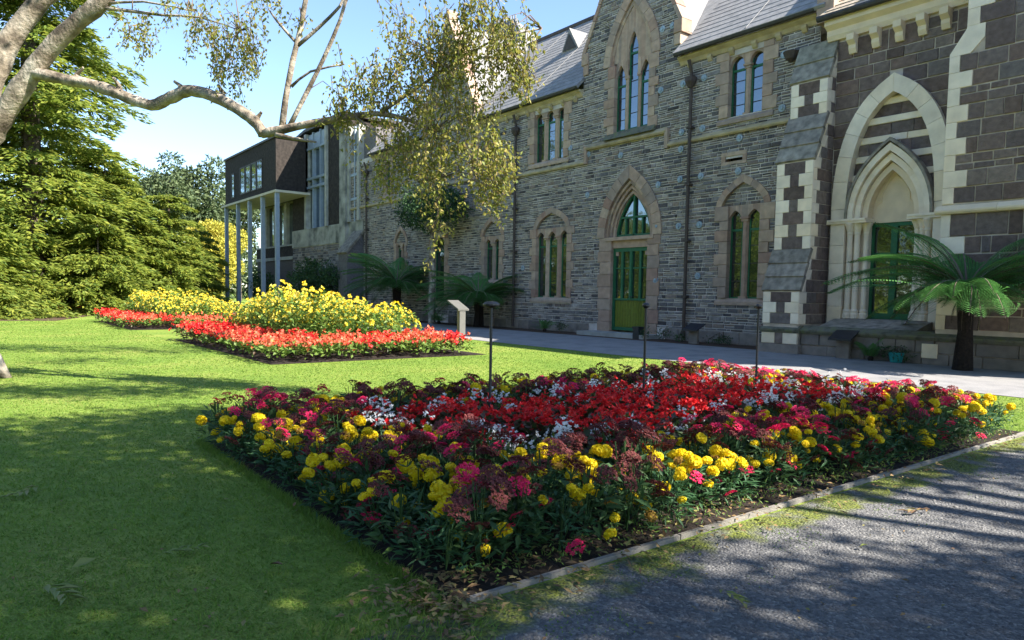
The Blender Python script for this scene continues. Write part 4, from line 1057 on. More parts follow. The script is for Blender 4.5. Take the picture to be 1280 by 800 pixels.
conifer('conifer_tree', 'dark conifer at the extreme left edge behind the trunk', (-55.5, -3.5, 0), 24, 6.5, 30000, 'leaf_conifer', .4, .5, (.35, .6), tiers=44)
conifer('conifer_tree', 'tall conifer far back, mostly hidden behind the tall one at the left edge', (-86, 7.2, 0), 24, 6.2, 14000, 'leaf_conifer', .4, .5, (.5, .8), tiers=36)
conifer('conifer_tree', 'rounded low conifer at the right end of the conifers, in front of the golden tree', (-54.5, 11.4, 0), 8.4, 3.7, 22000, 'leaf_conifer', .2, .5, (.25, .42), tiers=15)
conifer('conifer_tree', 'small conifer at the right end of the conifers, partly covering the golden tree', (-60.5, 14.6, 0), 6.6, 3.2, 14000, 'leaf_conifer', .2, .5, (.25, .42), tiers=12)

def clump_tree(name, label, loc, clumps, per, leafm, L, W, trunk_r, trunkm='bark_dark', group=None, limb=2, cat='tree', shell=.5):
    t = thing(name, label, cat, loc, group); x, y, z0 = loc
    zc = min(c[2] - c[3] * .6 for c in clumps); cx = sum(c[0] for c in clumps) / len(clumps); cy = sum(c[1] for c in clumps) / len(clumps)
    top = Vector(((x + cx) / 2, (y + cy) / 2, max(.4, zc)))
    b = MB(); b.tube([(x, y, -.1), (x, y, max(.2, zc * .5)), top], [trunk_r * 1.2, trunk_r, trunk_r * .75], 8, wob=.06); tr = b.build('trunk', trunkm, t)
    for c in clumps[::limb]:
        e = Vector(c[:3]); m = top.lerp(e, .5) + Vector((rng.uniform(-.2, .2), rng.uniform(-.2, .2), .2)) * c[3]
        b = MB(); b.tube([top, m, e], [trunk_r * .5, trunk_r * .3, .02], 6); b.build('limb', trunkm, t)
    P, D = [], []
    for cx_, cy_, cz_, r in clumps:
        m = int(per * r * r); s = sph(m); rad = nrng.uniform(shell, 1, m) ** .7
        P.append(np.array([cx_, cy_, cz_]) + s * (rad * r)[:, None] * np.array([1, 1, .75])); D.append(s * .6 + nrng.normal(0, .6, (m, 3)) + np.array([0, 0, -.25]))
    P, D = np.concatenate(P), np.concatenate(D); keep = P[:, 2] > .08; P, D = P[keep], D[keep]
    V, F = leaves(P, D, nrng.uniform(*L, len(P)), nrng.uniform(*W, len(P)))
    np_obj('crown', [(V, F, 0)], [leafm], t); return t
def blob(c, R3, n, r):
    o = []
    for _ in range(n):
        v = sph(1)[0] * nrng.uniform(.45, .95); o.append((c[0] + v[0] * R3[0], c[1] + v[1] * R3[1], max(r * .5, c[2] + v[2] * R3[2]), r * rng.uniform(.7, 1.25)))
    return o
clump_tree('golden_tree', 'golden-yellow leafed tree behind the slim columns', (-80.5, 20.6, 0), blob((-80.5, 20.6, 5.2), (4.2, 3.2, 4.2), 40, 1.5), 260, 'leaf_gold', (.2, .34), (.12, .2), .2)
clump_tree('golden_tree', 'yellow-green leafed tree left of the golden one, at the conifer edge', (-76, 15.5, 0), blob((-76, 15.5, 4.0), (3.6, 2.4, 3.4), 28, 1.3), 260, 'leaf_conifer', (.2, .32), (.12, .2), .16)
for i, (x_, y_, h_, lab) in enumerate(((-100, 24.0, 19.4, 'taller distant pine above the golden tree'), (-98, 19.0, 16.8, 'distant pine left of the taller pine, at the skyline'), (-108, 32, 18.5, 'distant pine close to the dark block'), (-116, 17.5, 18.6, 'small pointed pine top far behind the conifers'))):
    clump_tree('pine_tree', lab, (x_, y_, 0), blob((x_, y_, h_ - 5.8), (4.4, 4.4, 6.0), 44, 1.5), 90, 'leaf_pine', (.4, .7), (.18, .3), .35, group='distant pines on the skyline')
wood = []
for i in range(60):
    a_ = -0.42 + i * .0155; dd = rng.uniform(105, 150); f_ = Vector((-.7929, .6093, 0)); r_ = Vector((.6094, .7929, 0))
    p_ = f_ * dd + r_ * dd * math.tan(a_ * 1.55 - .05); wood.append((p_.x, p_.y, rng.uniform(2, 6), rng.uniform(4.5, 6.5)))
P_, D_ = [], []
for a_, b_, c_, r_ in wood:
    m_ = 700; s_ = sph(m_); P_.append(np.array([a_, b_, c_]) + s_ * r_ * nrng.uniform(.6, 1, (m_, 1))); D_.append(s_ + nrng.normal(0, .5, (m_, 3)))
V, F = leaves(np.concatenate(P_), np.concatenate(D_), nrng.uniform(.7, 1.3, 42000), nrng.uniform(.4, .7, 42000)); tag(np_obj('far_wood', [(V, F, 0)], ['leaf_pine']), kind='stuff')
P_, D_ = [], []
for i in range(95):
    a_, b_ = -110 + i * 1.6 + rng.uniform(-1, 1), -36 + rng.uniform(-5, 5) + (.18 * (-110 + i * 1.6) if i < 40 else 0)
    for lv in (2.5, 7, 11 + rng.uniform(-2, 3)):
        m_ = 160; s_ = sph(m_); P_.append(np.array([a_, b_, lv]) + s_ * rng.uniform(2.6, 3.6) * nrng.uniform(.6, 1, (m_, 1))); D_.append(s_ + nrng.normal(0, .5, (m_, 3)))
P_, D_ = np.concatenate(P_), np.concatenate(D_)
V, F = leaves(P_, D_, nrng.uniform(.7, 1.3, len(P_)), nrng.uniform(.5, .8, len(P_))); tag(np_obj('far_wood', [(V, F, 0)], ['leaf_conifer']), kind='stuff')
clump_tree('dark_shrub', 'dark shrub under the slim columns', (-56, 18.2, 0), blob((-56, 18.2, 1.6), (3.6, .8, 1.4), 18, .7), 260, 'leaf_dark', (.14, .24), (.07, .12), .06, cat='shrub')
clump_tree('dark_shrub', 'dark green shrub left of the columns beneath the golden tree', (-63.5, 16, 0), blob((-63.5, 15.5, 1.9), (2.0, 1.2, 1.7), 16, .8), 260, 'leaf_dark', (.14, .24), (.07, .12), .06, cat='shrub')
clump_tree('dark_shrub', 'wide feathery dark shrub against the stone foot of the modern block', (-45, 18.3, 0), blob((-45, 18.3, 2.0), (3.4, .9, 1.6), 26, .75), 300, 'leaf_dark', (.16, .3), (.06, .1), .06, cat='shrub')
clump_tree('clipped_tree', 'evergreen with dense dark crown and bare pale trunk against the stone wall', (-30.7, 18.5, 0), blob((-31.0, 18.4, 5.75), (2.9, 1.1, .85), 30, .75), 420, 'leaf_dark', (.10, .18), (.05, .09), .16, 'bark_pale')
# trees outside the frame that shade the foreground and stand in the window reflections
def shade_tree(label, trunk, targets, lo, hi, per=760, r=1.15, L=(.12, .19)):
    cl = []
    for tx, ty in targets:
        h = rng.uniform(lo, hi); cl.append((tx + KX * h, ty + KY * h, h, r * rng.uniform(.7, 1.25)))
    return clump_tree('shade_tree', label, trunk, cl, per, 'leaf_shade', L, (.07, .12), .24, 'bark_pale', limb=3, shell=.1)
STRANDS = [(-7.87,5.44,5.08,0.47,0.40,16), (-7.35,5.57,4.60,0.32,0.46,13), (-7.81,5.30,4.56,0.31,0.36,7), (-7.23,5.68,4.27,0.16,0.22,5), (-8.23,5.11,4.80,0.44,0.51,14), (-8.75,4.79,5.13,0.32,0.43,4), (-8.93,4.47,4.31,0.45,0.45,14), (-9.30,4.30,4.09,0.42,0.31,9), (-8.50,4.85,4.13,0.53,0.59,16), (-7.99,5.16,3.93,0.52,0.54,15), (-8.58,4.66,3.38,0.41,0.48,13), (-8.20,4.98,3.32,0.44,0.55,15), (-7.68,5.33,3.34,0.44,0.54,15), (-7.43,5.47,3.12,0.18,0.49,7), (-8.13,4.99,2.47,0.10,0.48,5), (-8.97,4.52,3.69,0.31,0.28,5), (-8.89,4.55,3.09,0.13,0.28,4), (-9.48,4.20,3.95,0.28,0.20,5), (-7.47,5.38,2.81,0.14,0.23,4), (-8.65,4.87,4.70,0.27,0.32,5), (-12.13,2.07,5.47,0.29,0.36,7), (-11.88,2.21,5.17,0.12,0.26,3), (-11.29,2.83,5.41,0.30,0.30,7), (-11.01,2.99,4.98,0.32,0.49,10), (-10.70,3.24,5.11,0.37,0.44,10), (-10.91,3.07,4.60,0.14,0.28,4), (-10.39,3.52,5.54,0.27,0.25,5), (-10.54,3.41,4.84,0.10,0.30,3), (-10.03,3.81,5.31,0.18,0.16,3), (-11.74,2.43,5.59,0.24,0.17,3), (-11.56,2.67,5.71,0.47,0.17,6), (-10.85,3.27,5.65,0.46,0.19,6)]
SUNFLECKS = [(-2.3,3.9,1.0),(-1.7,6.0,0.9),(-2.18,2.24,0.60), (-2.64,4.21,0.80), (-2.85,5.07,0.80), (-2.34,6.22,0.80), (-1.86,5.80,0.80), (-2.42,3.39,0.80), (-6.22,6.45,0.80), (-5.11,4.74,0.75), (-3.62,1.49,0.50), (-3.42,1.32,0.50), (-3.66,0.43,0.50), (-3.61,0.24,0.50), (-3.37,3.01,0.75), (-2.77,8.30,0.80), (-2.01,4.44,0.60), (-6.28,2.06,0.75), (-3.39,1.62,0.50), (-5.91,8.15,0.80), (-6.88,7.96,0.80), (-7.97,4.82,0.75), (-1.85,3.12,0.60)]
FALLEN = [
  ('pale green sprig with pointed leaves, nearest the bottom-left corner', -3.97, 0.32, 0.16, 'leaf_fallen', True),
  ('long pale curled leaf above the sprig near the bottom-left corner', -4.28, 0.40, 0.20, 'leaf_fallen', False),
  ('pale green sprig of narrow leaves lying in the middle of the shaded lawn', -4.24, 0.95, 0.13, 'leaf_fallen', True),
  ('brown curled leaf on the shaded lawn, nearest the flower bed', -3.75, 1.26, 0.12, 'leaf_litter', False),
  ('thin pale sprig lying at the left edge of the shaded lawn', -6.12, 0.28, 0.16, 'leaf_fallen', True),
  ('small dry leaf in the sunny patch at the bottom', -3.49, 0.62, 0.08, 'leaf_litter', False),
  ('small brown leaf right of the bottom sunny patch', -3.10, 0.92, 0.07, 'leaf_litter', False),
  ('tiny pale leaf at the bottom right of the lawn', -3.03, 1.04, 0.07, 'leaf_fallen', False),
  ('small brown leaf near the bed\'s soil edge', -4.67, 1.73, 0.07, 'leaf_litter', False),
  ('narrow green leaf fallen on the sunny gravel', -2.02, 4.20, 0.09, 'leaf_fallen', False),
  ('brown leaf cluster lying on the gravel', -2.14, 5.27, 0.12, 'leaf_litter', True),
  ('small green sprig on the gravel near the edging', -2.02, 2.96, 0.11, 'leaf_fallen', True),
]
BANDS = [(-21.5,-0.3),(-21.3,-0.1),(-22.2,0.1),(-20.7,0.2),(-21.8,0.4),(-21.2,0.6),(-21.1,0.8),(-21.6,0.9),(-20.2,1.0),(-20.4,1.2),(-21.6,1.4),(-20.4,1.5),(-21.5,1.7),(-20.5,1.9),(-19.7,1.9),(-19.5,2.1),(-19.7,2.2),(-19.3,2.4),(-20.8,2.8),(-20.5,2.8),(-19.9,3.1),(-20.1,3.2),(-19.9,3.3),(-19.4,3.4),(-18.8,3.5),(-18.6,3.7),(-18.4,3.8),(-19.8,4.3),(-18.3,4.2),(-18.9,4.5),(-19.5,4.8),(-18.7,4.8),(-19.6,5.2),(-17.8,5.0),(-16.8,1.3),(-17.4,1.5),(-16.6,1.6),(-17.3,1.9),(-17.2,2.1),(-16.8,2.2),(-12.4,-0.1),(-12.4,-0.1),(-13.3,-0.0),(-13.2,0.1),(-12.8,0.2),(-13.0,0.3),(-12.3,0.3),(-12.1,0.4),(-12.6,0.6),(-12.4,0.6),(-12.3,0.7),(-12.2,0.8),(-12.2,0.9),(-12.0,0.9),(-12.3,1.0),(-12.0,1.1),(-12.5,1.2),(-11.9,1.3),(-11.8,1.3),(-12.3,1.5),(-11.8,1.5),(-11.9,1.7),(-11.5,1.7),(-12.1,1.8),(-11.2,1.8),(-11.6,1.9),(-11.6,2.1),(-11.6,2.2),(-11.3,2.2),(-11.4,2.3),(-11.6,2.5),(-11.0,2.4),(-11.4,2.6),(-11.3,2.7),(-15.1,-0.2),(-15.3,0.0),(-15.1,0.1),(-14.9,0.3),(-15.1,0.5),(-14.7,0.5),(-14.8,0.7)]
tA, tB = [], []
for gx in np.arange(-8.4, 8, 1.0):
    for gy in np.arange(-4.5, 9.2, 1.0):
        x_, y_ = gx + rng.uniform(-.4, .4), gy + rng.uniform(-.4, .4)
        if any((x_ - a) ** 2 + (y_ - c) ** 2 < r_ * r_ for a, c, r_ in SUNFLECKS): continue
        if y_ > 6.3 + .45 * max(0, -4.5 - x_) and x_ < 9: 
            if y_ > 8.3: continue
        if rng.random() < .97: (tA if y_ < 3.5 else tB).append((x_, y_))
shade_tree('broad shade tree beyond the right edge, nearer the lawn', (5.6, .8, 0), tA, 6.5, 9.5)
shade_tree('broad shade tree beyond the right edge, nearer the buildings', (6.8, 9.5, 0), tB, 6.5, 9.5)
for i, (x_, y_, h_) in enumerate(((-33, -20, 15), (-22, -30, 17), (-44, -22, 18), (-8, -27, 14))):
    conifer('conifer_tree', ['conifer behind the photographer, mirrored in the lower windows', 'tallest conifer behind the photographer', 'conifer far to the left behind the photographer', 'conifer across the lawn behind the photographer'][i], (x_, y_, 0), h_, 5.2, 5000, 'leaf_conifer', .4, .7, (.6, 1.0), tiers=24)

# ------------------------------------------------------------------ the birch leaning in at the upper left
birch = thing('birch_tree', 'pale-barked birch leaning in at the upper left with long hanging leafy twigs', 'tree', (-14.42, .14, 0))
def limb(name, pts, r0, r1, n=10, m='bark_pale', sub=4, wob=.07):
    P = [Vector(p) for p in pts]; Q = []
    for i in range(len(P) - 1):                               # Catmull-Rom resample
        a, b_, c, d_ = P[max(i-1, 0)], P[i], P[i+1], P[min(i+2, len(P)-1)]
        for k in range(sub):
            t = k / sub; Q.append(.5 * ((2*b_) + (c - a)*t + (2*a - 5*b_ + 4*c - d_)*t*t + (3*b_ - a - 3*c + d_)*t**3))
    Q.append(P[-1]); L_ = len(Q) - 1
    rad = [(r0 + (r1 - r0) * (i / L_)) * rng.uniform(.93, 1.07) for i in range(L_ + 1)]
    b = MB(); b.tube(Q, rad, n, wob=wob); return b.build(name, m, birch, smooth=True), Q
limb('trunk', [(-14.4,.16,-.2),(-14.45,.14,.25),(-14.54,.10,.95),(-14.54,.07,2.25),(-14.60,.09,3.15)], .27, .23, 14)
b = MB()
for a in range(6):
    an = a * 1.05 + .2; b.tube([(-14.4 + .18*math.cos(an), .14 + .18*math.sin(an), .35), (-14.42 + .3*math.cos(an), .14 + .3*math.sin(an), .12), (-14.42 + .44*math.cos(an), .14 + .44*math.sin(an), -.08)], [.12, .09, .04], 8, wob=.08)
b.build('root_flare', 'bark_pale', birch, smooth=True)
limb('limb', [(-14.59,.09,3.0),(-14.22,.31,3.70),(-13.99,.50,4.12),(-13.68,.79,4.63),(-13.34,1.13,5.18),(-12.96,1.50,5.60),(-12.60,1.83,5.94),(-12.46,2.09,6.61),(-12.30,2.41,7.58),(-12.0,3.2,9.4),(-11.6,4.2,11.2)], .18, .075, 12)
limb('limb', [(-14.59,.09,3.0),(-14.71,.20,3.95),(-14.59,.45,4.93),(-14.47,.68,5.52),(-14.24,1.03,6.08),(-13.99,1.41,6.58),(-13.94,1.76,7.68),(-14.2,2.4,9.6),(-14.6,3.4,11.5)], .215, .08, 12)
limb('branch', [(-13.6,.86,4.85),(-13.09,1.23,4.70),(-12.71,1.56,4.60),(-12.29,1.92,4.42),(-11.89,2.26,4.24),(-11.59,2.49,4.33),(-11.32,2.69,4.41),(-10.98,2.95,4.29),(-10.65,3.19,4.08),(-10.46,3.34,3.91),(-10.32,3.42,3.73)], .088, .08, 12, wob=.12)
TW = [([(-10.34,3.40,3.73),(-10.07,3.59,3.77),(-9.71,3.89,3.84),(-9.35,4.20,3.90),(-9.00,4.51,3.94),(-8.63,4.80,3.84),(-8.34,5.00,3.66)], .07, .018),
      ([(-10.11,3.52,3.70),(-9.92,3.68,3.64),(-9.66,3.93,3.58)], .04, .012),
      ([(-10.12,3.61,3.78),(-10.11,3.66,4.20),(-10.08,3.76,4.77),(-10.04,3.87,5.28),(-10.01,3.96,5.79),(-9.9,4.2,6.6)], .055, .03),
      ([(-10.01,3.67,3.80),(-9.83,3.88,4.32),(-9.67,4.05,4.76),(-9.47,4.20,5.25),(-9.35,4.32,5.72),(-9.0,4.7,6.5)], .04, .022),
      ([(-10.06,3.81,4.96),(-9.84,4.04,5.21),(-9.58,4.24,5.47),(-9.49,4.38,5.73),(-8.9,4.9,6.1),(-7.9,5.9,6.0)], .03, .012),
      ([(-10.07,3.73,4.39),(-9.87,3.93,4.59),(-9.49,4.27,4.67)], .025, .01),
      ([(-10.08,3.79,5.03),(-10.31,3.60,5.35),(-10.39,3.52,5.51)], .022, .01),
      ([(-12.72,1.74,5.77),(-12.25,2.10,5.67),(-11.84,2.46,5.58),(-11.41,2.85,5.52),(-10.82,3.26,5.26)], .03, .008),
      ([(-12.71,1.77,5.83),(-12.04,2.22,5.78),(-11.37,2.74,5.57)], .025, .008),
      ([(-8.9,4.55,3.95),(-8.5,5.2,4.5),(-8.0,5.7,4.9),(-7.4,6.1,5.0)], .025, .01),
      ([(-9.2,4.3,3.9),(-8.8,4.6,3.5),(-8.5,4.9,3.0)], .02, .008)]
for p, r0, r1 in TW: limb('twig', p, r0, r1, 6, 'bark_pale', 2, .05)
b = MB(); b.tube([(-13.62, .95, 5.0), (-13.45, 1.1, 5.15), (-13.36, 1.24, 5.22)], [.06, .05, .045], 7); b.build('stub', 'bark_dark', birch)
# hanging strands of leaves (x, y, z of the clump, radius across, drop)
P, D, TB = [], [], MB()
for cx_, cy_, cz_, rw, rh, n in STRANDS:
    for _ in range(int(n * (.55 if cz_ < 2.9 else 1) * (2.9 if cz_ > 4.2 and cx_ > -9 else 2.0))):
        v = nrng.normal(0, .46, 3)
        s = np.array([cx_ + v[0] * rw, cy_ + v[1] * rw, cz_ + rh * rng.uniform(-.2, .9)])
        ln = rh * rng.uniform(.5, 1.5); k = max(3, int(ln / .017)); sw = nrng.normal(0, .10, 2)
        u = np.linspace(0, 1, k)
        line = s + np.stack([sw[0] * u + .03 * np.sin(u * 5 + v[0]), sw[1] * u + .03 * np.sin(u * 4 + v[1]), -ln * u], 1)
        TB.tube([tuple(line[i]) for i in (0, k // 2, k - 1)], [.006, .004, .002], 3, cap=False)
        P.append(line + nrng.normal(0, .042, (k, 3))); D.append(np.concatenate([nrng.normal(0, .8, (k, 2)), nrng.normal(-.9, .4, (k, 1))], 1))
P, D = np.concatenate(P), np.concatenate(D)
V, F = leaves(P, D, nrng.uniform(.042, .08, len(P)), nrng.uniform(.024, .044, len(P)), None, .12)
knots = [(-12.9, 1.44, 4.66), (-12.29, 1.92, 4.44), (-11.5, 2.56, 4.36), (-10.9, 3.0, 4.26), (-10.42, 3.36, 3.86)]
for kx_, ky_, kz_2 in knots:
    b = MB(); b.tube([(kx_, ky_, kz_2), (kx_ + rng.uniform(-.1, .1), ky_ + rng.uniform(-.05, .1), kz_2 + .12), (kx_ + rng.uniform(-.15, .15), ky_ + rng.uniform(-.1, .1), kz_2 + .2)], [.06, .04, .02], 6, wob=.2); b.build('knot', 'bark_pale', birch)
for _ in range(70):                                        # fine twigs carrying the strands
    s_ = rng.choice(STRANDS); e = np.array(s_[:3]) + nrng.normal(0, .3, 3) * s_[3] + np.array([0, 0, s_[4] * .6])
    st = min((np.array(q) for p_, r0_, r1_ in TW for q in p_), key=lambda q: np.linalg.norm(q - e)); m_ = (st + e) / 2 + np.array([0, 0, .14])
    TB.tube([tuple(st), tuple(m_), tuple(e)], [.010, .007, .003], 4, cap=False)
# crown high above the frame
top = []
for c in blob((-12.6, 3.2, 9.6), (3.0, 3.6, 2.0), 26, .8): top.append(c)
P2, D2 = [], []
for cx_, cy_, cz_, r in top:
    m = int(150 * r * r); P2.append(np.array([cx_, cy_, cz_]) + nrng.normal(0, .5, (m, 3)) * r); D2.append(nrng.normal(0, 1, (m, 3)) + np.array([0, 0, -.8]))
P2, D2 = np.concatenate(P2), np.concatenate(D2); V2, F2 = leaves(P2, D2, nrng.uniform(.08, .14, len(P2)), nrng.uniform(.05, .08, len(P2)))
for tx, ty in BANDS:
    h = rng.uniform(8.5, 10.5); m = 60; q = np.array([tx + KX * h, ty + KY * h, h]) + nrng.normal(0, .28, (m, 3)); v_, f_ = leaves(q, nrng.normal(0, 1, (m, 3)), nrng.uniform(.10, .16, m), nrng.uniform(.06, .10, m)); F2 = np.concatenate([F2, f_ + len(V2)]); V2 = np.concatenate([V2, v_])
np_obj('foliage', [(V, F, 0), (V2, F2, 0)], ['leaf_birch'], birch)
tag(TB.build('hanging_twigs', 'twig', birch), kind='stuff')

# ------------------------------------------------------------------ ferns
def frond_mesh(n=42, plen=.26, leaf=.028):
    """unit frond along +x, arching up then down, length 1"""
    def spine(u): return np.array([u, 0, .42 * u - .60 * u * u])
    P, D, Nn, L = [], [], [], []
    for i in range(n):
        u = .12 + .86 * i / n; p = spine(u); q = spine(u + .01); t = (q - p) / np.linalg.norm(q - p)
        w = plen * math.sin(math.pi * min(1, (.22 + .78 * (1 - u)) ) * .62 + .05) * (1 - u ** 5)
        for sg in (-1, 1):
            d = np.array([.45 * t[0], sg, -.18]); d /= np.linalg.norm(d); k = 9
            for j in range(k):
                v = (j + .3) / k; c = p + d * w * v + np.array([0, 0, -.45 * w * v * v])
                ll = leaf * (1.15 - v * .75)
                for s2 in (-1, 1):
                    e = np.array([t[0] * s2 + d[0] * .7, d[1] * .7 + t[1] * s2, -.15]); P.append(c); D.append(e); Nn.append([0, 0, 1]); L.append(ll)
            P.append(p + d * w * .9 + np.array([0, 0, -.2 * w])); D.append(d); Nn.append([0, 0, 1]); L.append(w * .16)
    L = np.array(L); V, F = leaves(np.array(P), np.array(D), L, L * .42, np.array(Nn, float) + nrng.normal(0, .12, (len(P), 3)), .05)
    b = MB(); b.tube([tuple(spine(u)) for u in np.linspace(0, 1, 9)], [.011 - .009 * k / 8 for k in range(9)], 5)
    bv = np.array(b.v); bf = []
    for f in b.f:
        for i in range(1, len(f) - 1): bf.append((f[0], f[i], f[i + 1]))
    return np_mesh('frond', [(V, F, 0), (bv, np.array(bf), 1)], ['fern_leaf', 'twig'])
DEAD = frond_mesh(20, .09, .02); DEAD.materials[0] = MATS['fern_trunk']
FROND = [frond_mesh(), frond_mesh(45, .20, .024), frond_mesh(38, .26, .028)]
def add_fronds(t, org, n, ln, tilt, spread=(0, 360), name='frond'):
    for i in range(n):
        o = bpy.data.objects.new(name, rng.choice(FROND)); link(o, t)
        az = R(spread[0] + (spread[1] - spread[0]) * (i + rng.uniform(-.3, .3)) / n)
        el = R(rng.uniform(*tilt)); s = rng.uniform(*ln)
        tw = math.atan2(-org[1], -org[0]); df = abs((az - tw + math.pi) % (2 * math.pi) - math.pi)
        if tilt[1] < 50 and df < .75: el = R(rng.uniform(-6, 8)); s *= .85
        o.location = Vector(org) - base_of(t); o.rotation_euler = (R(rng.uniform(-12, 12)), -el, az); o.scale = (s, s, s)
def tree_fern(label, x, y, zc, r, n, ln, tilt=(-18, 32)):
    t = thing('tree_fern', label, 'tree fern', (x, y, 0), 'tree ferns along the wall')
    b = MB(); b.tube([(x, y, -.1), (x + .03, y, zc * .5), (x, y, zc)], [r * 1.35, r, r * 1.1], 10, wob=.16); b.build('trunk', 'fern_trunk', t)
    for i in range(9):
        a = i * .7; o = bpy.data.objects.new('dead_frond', DEAD); link(o, t); o.location = (.05 * math.cos(a), .05 * math.sin(a), zc - .1); o.rotation_euler = (0, R(rng.uniform(55, 78)), a); k = rng.uniform(.5, .9); o.scale = (k, k, k)
    add_fronds(t, (x, y, zc), n, ln, tilt)
    return t
tree_fern('large tree fern in front of the cream portal at the right edge', -6.3, 17.3, 1.75, .15, 64, (1.6, 3.1), (-14, 48))
tree_fern('tree fern with a dark trunk below the narrow pair of windows', -26.9, 18.7, 1.35, .2, 60, (1.8, 3.3), (-14, 36))
tree_fern('tree fern left of the bare-trunked evergreen', -34.2, 18.4, 2.0, .22, 60, (1.8, 3.5), (-18, 42))
def small_fern(label, x, y, s, n=14, tilt=(15, 60)):
    t = thing('fern_plant', label, 'plant', (x, y, 0)); b = MB(); b.lathe([(.08 * s, 0), (.1 * s, .1 * s), (.05 * s, .16 * s)], (x, y, 0), 8); b.build('stem_base', 'fern_trunk', t)
    add_fronds(t, (x, y, .1 * s), n, (.55 * s, .85 * s), tilt)
small_fern('small upright cycad-like plant left of the teal pot', -8.55, 18.0 - .15, .75, 16, (25, 70))
small_fern('low fern under the left tree fern, beside the leaning sign', -30.2, 18.6, 1.0)
small_fern('small fern at the foot of the three-light window', -22.4, 18.9, .8)
def small_shrub(label, x, y, r, h, m='leaf_dark'):
    clump_tree('small_shrub', label, (x, y, 0), blob((x, y, h * .55), (r, r * .7, h * .35), 9, r * .5), 900, m, (.05, .09), (.022, .035), .015, cat='shrub')
small_shrub('low dark shrub growing in the teal pot', -7.95, 17.9, .34, .5)
small_shrub('small shrub right of the door step beside a dark planter', -16.9, 18.9, .32, .55, 'plant_leaf')
small_shrub('small shrub left of the downpipe', -16.1, 18.9, .3, .5, 'plant_leaf')
small_shrub('low shrub right of the downpipe foot', -15.4, 19.0, .28, .35, 'plant_leaf')
small_shrub('low shrub left of the door beneath the three-light window', -21.5, 18.95, .36, .5)
small_shrub('shrub at the foot of the wall under the middle tree fern', -28.6, 18.9, .5, .7)
small_shrub('low plants beneath the two-light window by the black plaque', -14.0, 19.1, .45, .25)
b = MB(); b.lathe([(.13, 0), (.17, .2), (.18, .24), (.155, .24), (.14, .06)], (-7.95, 17.88, .015), 12); tag(b.build('plant_pot', 'teal_plastic'), 'small teal pot at the foot of the basalt plinth', 'pot')
b = MB(); b.box(-17.35, -17.08, 18.72, 18.98, .012, .42); b.box(-17.37, -17.06, 18.7, 19.0, .38, .45); tag(b.build('planter', 'black_metal'), 'small dark square planter at the right end of the door step', 'planter')

# ------------------------------------------------------------------ signs, lamp stakes
def plaque(label, x, y, h=.55):
    t = thing('plaque', label, 'sign', (x, y, 0)); b = MB(); b.box(x - .17, x + .17, y - .06, y + .06, 0, h * .85); b.build('post', 'plinth_stone', t)
    b = MB(); b.prism(side(x - .3), [(y - .24, h * .78), (y + .2, h * 1.15), (y + .2, h * 1.22), (y - .24, h * .85)], 0, .6); b.build('panel', 'black_metal', t)
plaque('black angled plaque in the soil under the two-light window', -14.7, 18.75)
plaque('black angled plaque at the foot of the portal sill', -9.25, 17.85, .6)
t = thing('information_sign', 'wooden information sign with pale angled panel beside the orange-red bed', 'sign', (-20.95, 13.65, 0))
b = MB(); b.prism(front(13.72), [(-21.05, 0), (-20.86, 0), (-20.86, .95), (-21.05, .98)], -.16, .0); b.build('post', 'sign_wood', t)
b = MB(); b.box(-20.855, -20.82, 13.68, 13.92, 0, .97); b.build('edge_panel', 'sign_face', t)
b = MB(); b.solid([(-21.5, 13.6, 1.22), (-20.8, 13.6, .92), (-20.8, 14.05, .92), (-21.5, 14.05, 1.22), (-21.5, 13.6, 1.28), (-20.8, 13.6, .98), (-20.8, 14.05, .98), (-21.5, 14.05, 1.28)], [(0,3,2,1),(4,5,6,7),(0,1,5,4),(1,2,6,5),(2,3,7,6),(3,0,4,7)]); b.build('panel', 'sign_face', t)
for lab, x_, y_, rr in (('slim dark garden lamp stake with disc cap, leftmost in the bed', -5.65, 4.08, .085), ('slim dark garden lamp stake in the middle of the bed', -5.55, 6.2, .045), ('slim dark garden lamp stake nearest the path, in front of the buttress', -5.4, 8.2, .045)):
    t = thing('lamp_stake', lab, 'garden lamp', (x_, y_, 0), 'lamp stakes in the red bed')
    b = MB(); b.tube([(x_, y_, 0), (x_, y_, 1.4)], .014, 8); b.build('stake', 'black_metal', t)
    b = MB(); b.lathe([(.02, 1.37), (rr, 1.395), (rr, 1.41), (rr * .6, 1.43), (.01, 1.435)], (x_, y_, 0), 14); b.build('cap', 'black_metal', t)
# timber edging of the bed
t = thing('timber_edging', 'weathered timber board edging between the flower bed and the gravel', 'edging', (-2.8, 2, 0))
yy = 1.9
while yy < 10.2:
    l = rng.uniform(1.1, 1.9); e = min(yy + l, 10.3); x_ = -2.79 + rng.uniform(-.012, .012); x2 = -2.79 + rng.uniform(-.012, .012)
    b = MB(); b.solid([(x_ - .016, yy, -.05), (x_ + .016, yy, -.05), (x2 + .016, e - .01, -.05), (x2 - .016, e - .01, -.05), (x_ - .015, yy, .032 + rng.uniform(-.008, .01)), (x_ + .015, yy, .028 + rng.uniform(-.006, .008)), (x2 + .015, e - .01, .03), (x2 - .015, e - .01, .032)],
        [(0,3,2,1),(4,5,6,7),(0,1,5,4),(1,2,6,5),(2,3,7,6),(3,0,4,7)]); b.build('board', 'timber', t); yy = e
rng = random.Random(5); nrng = np.random.default_rng(5)
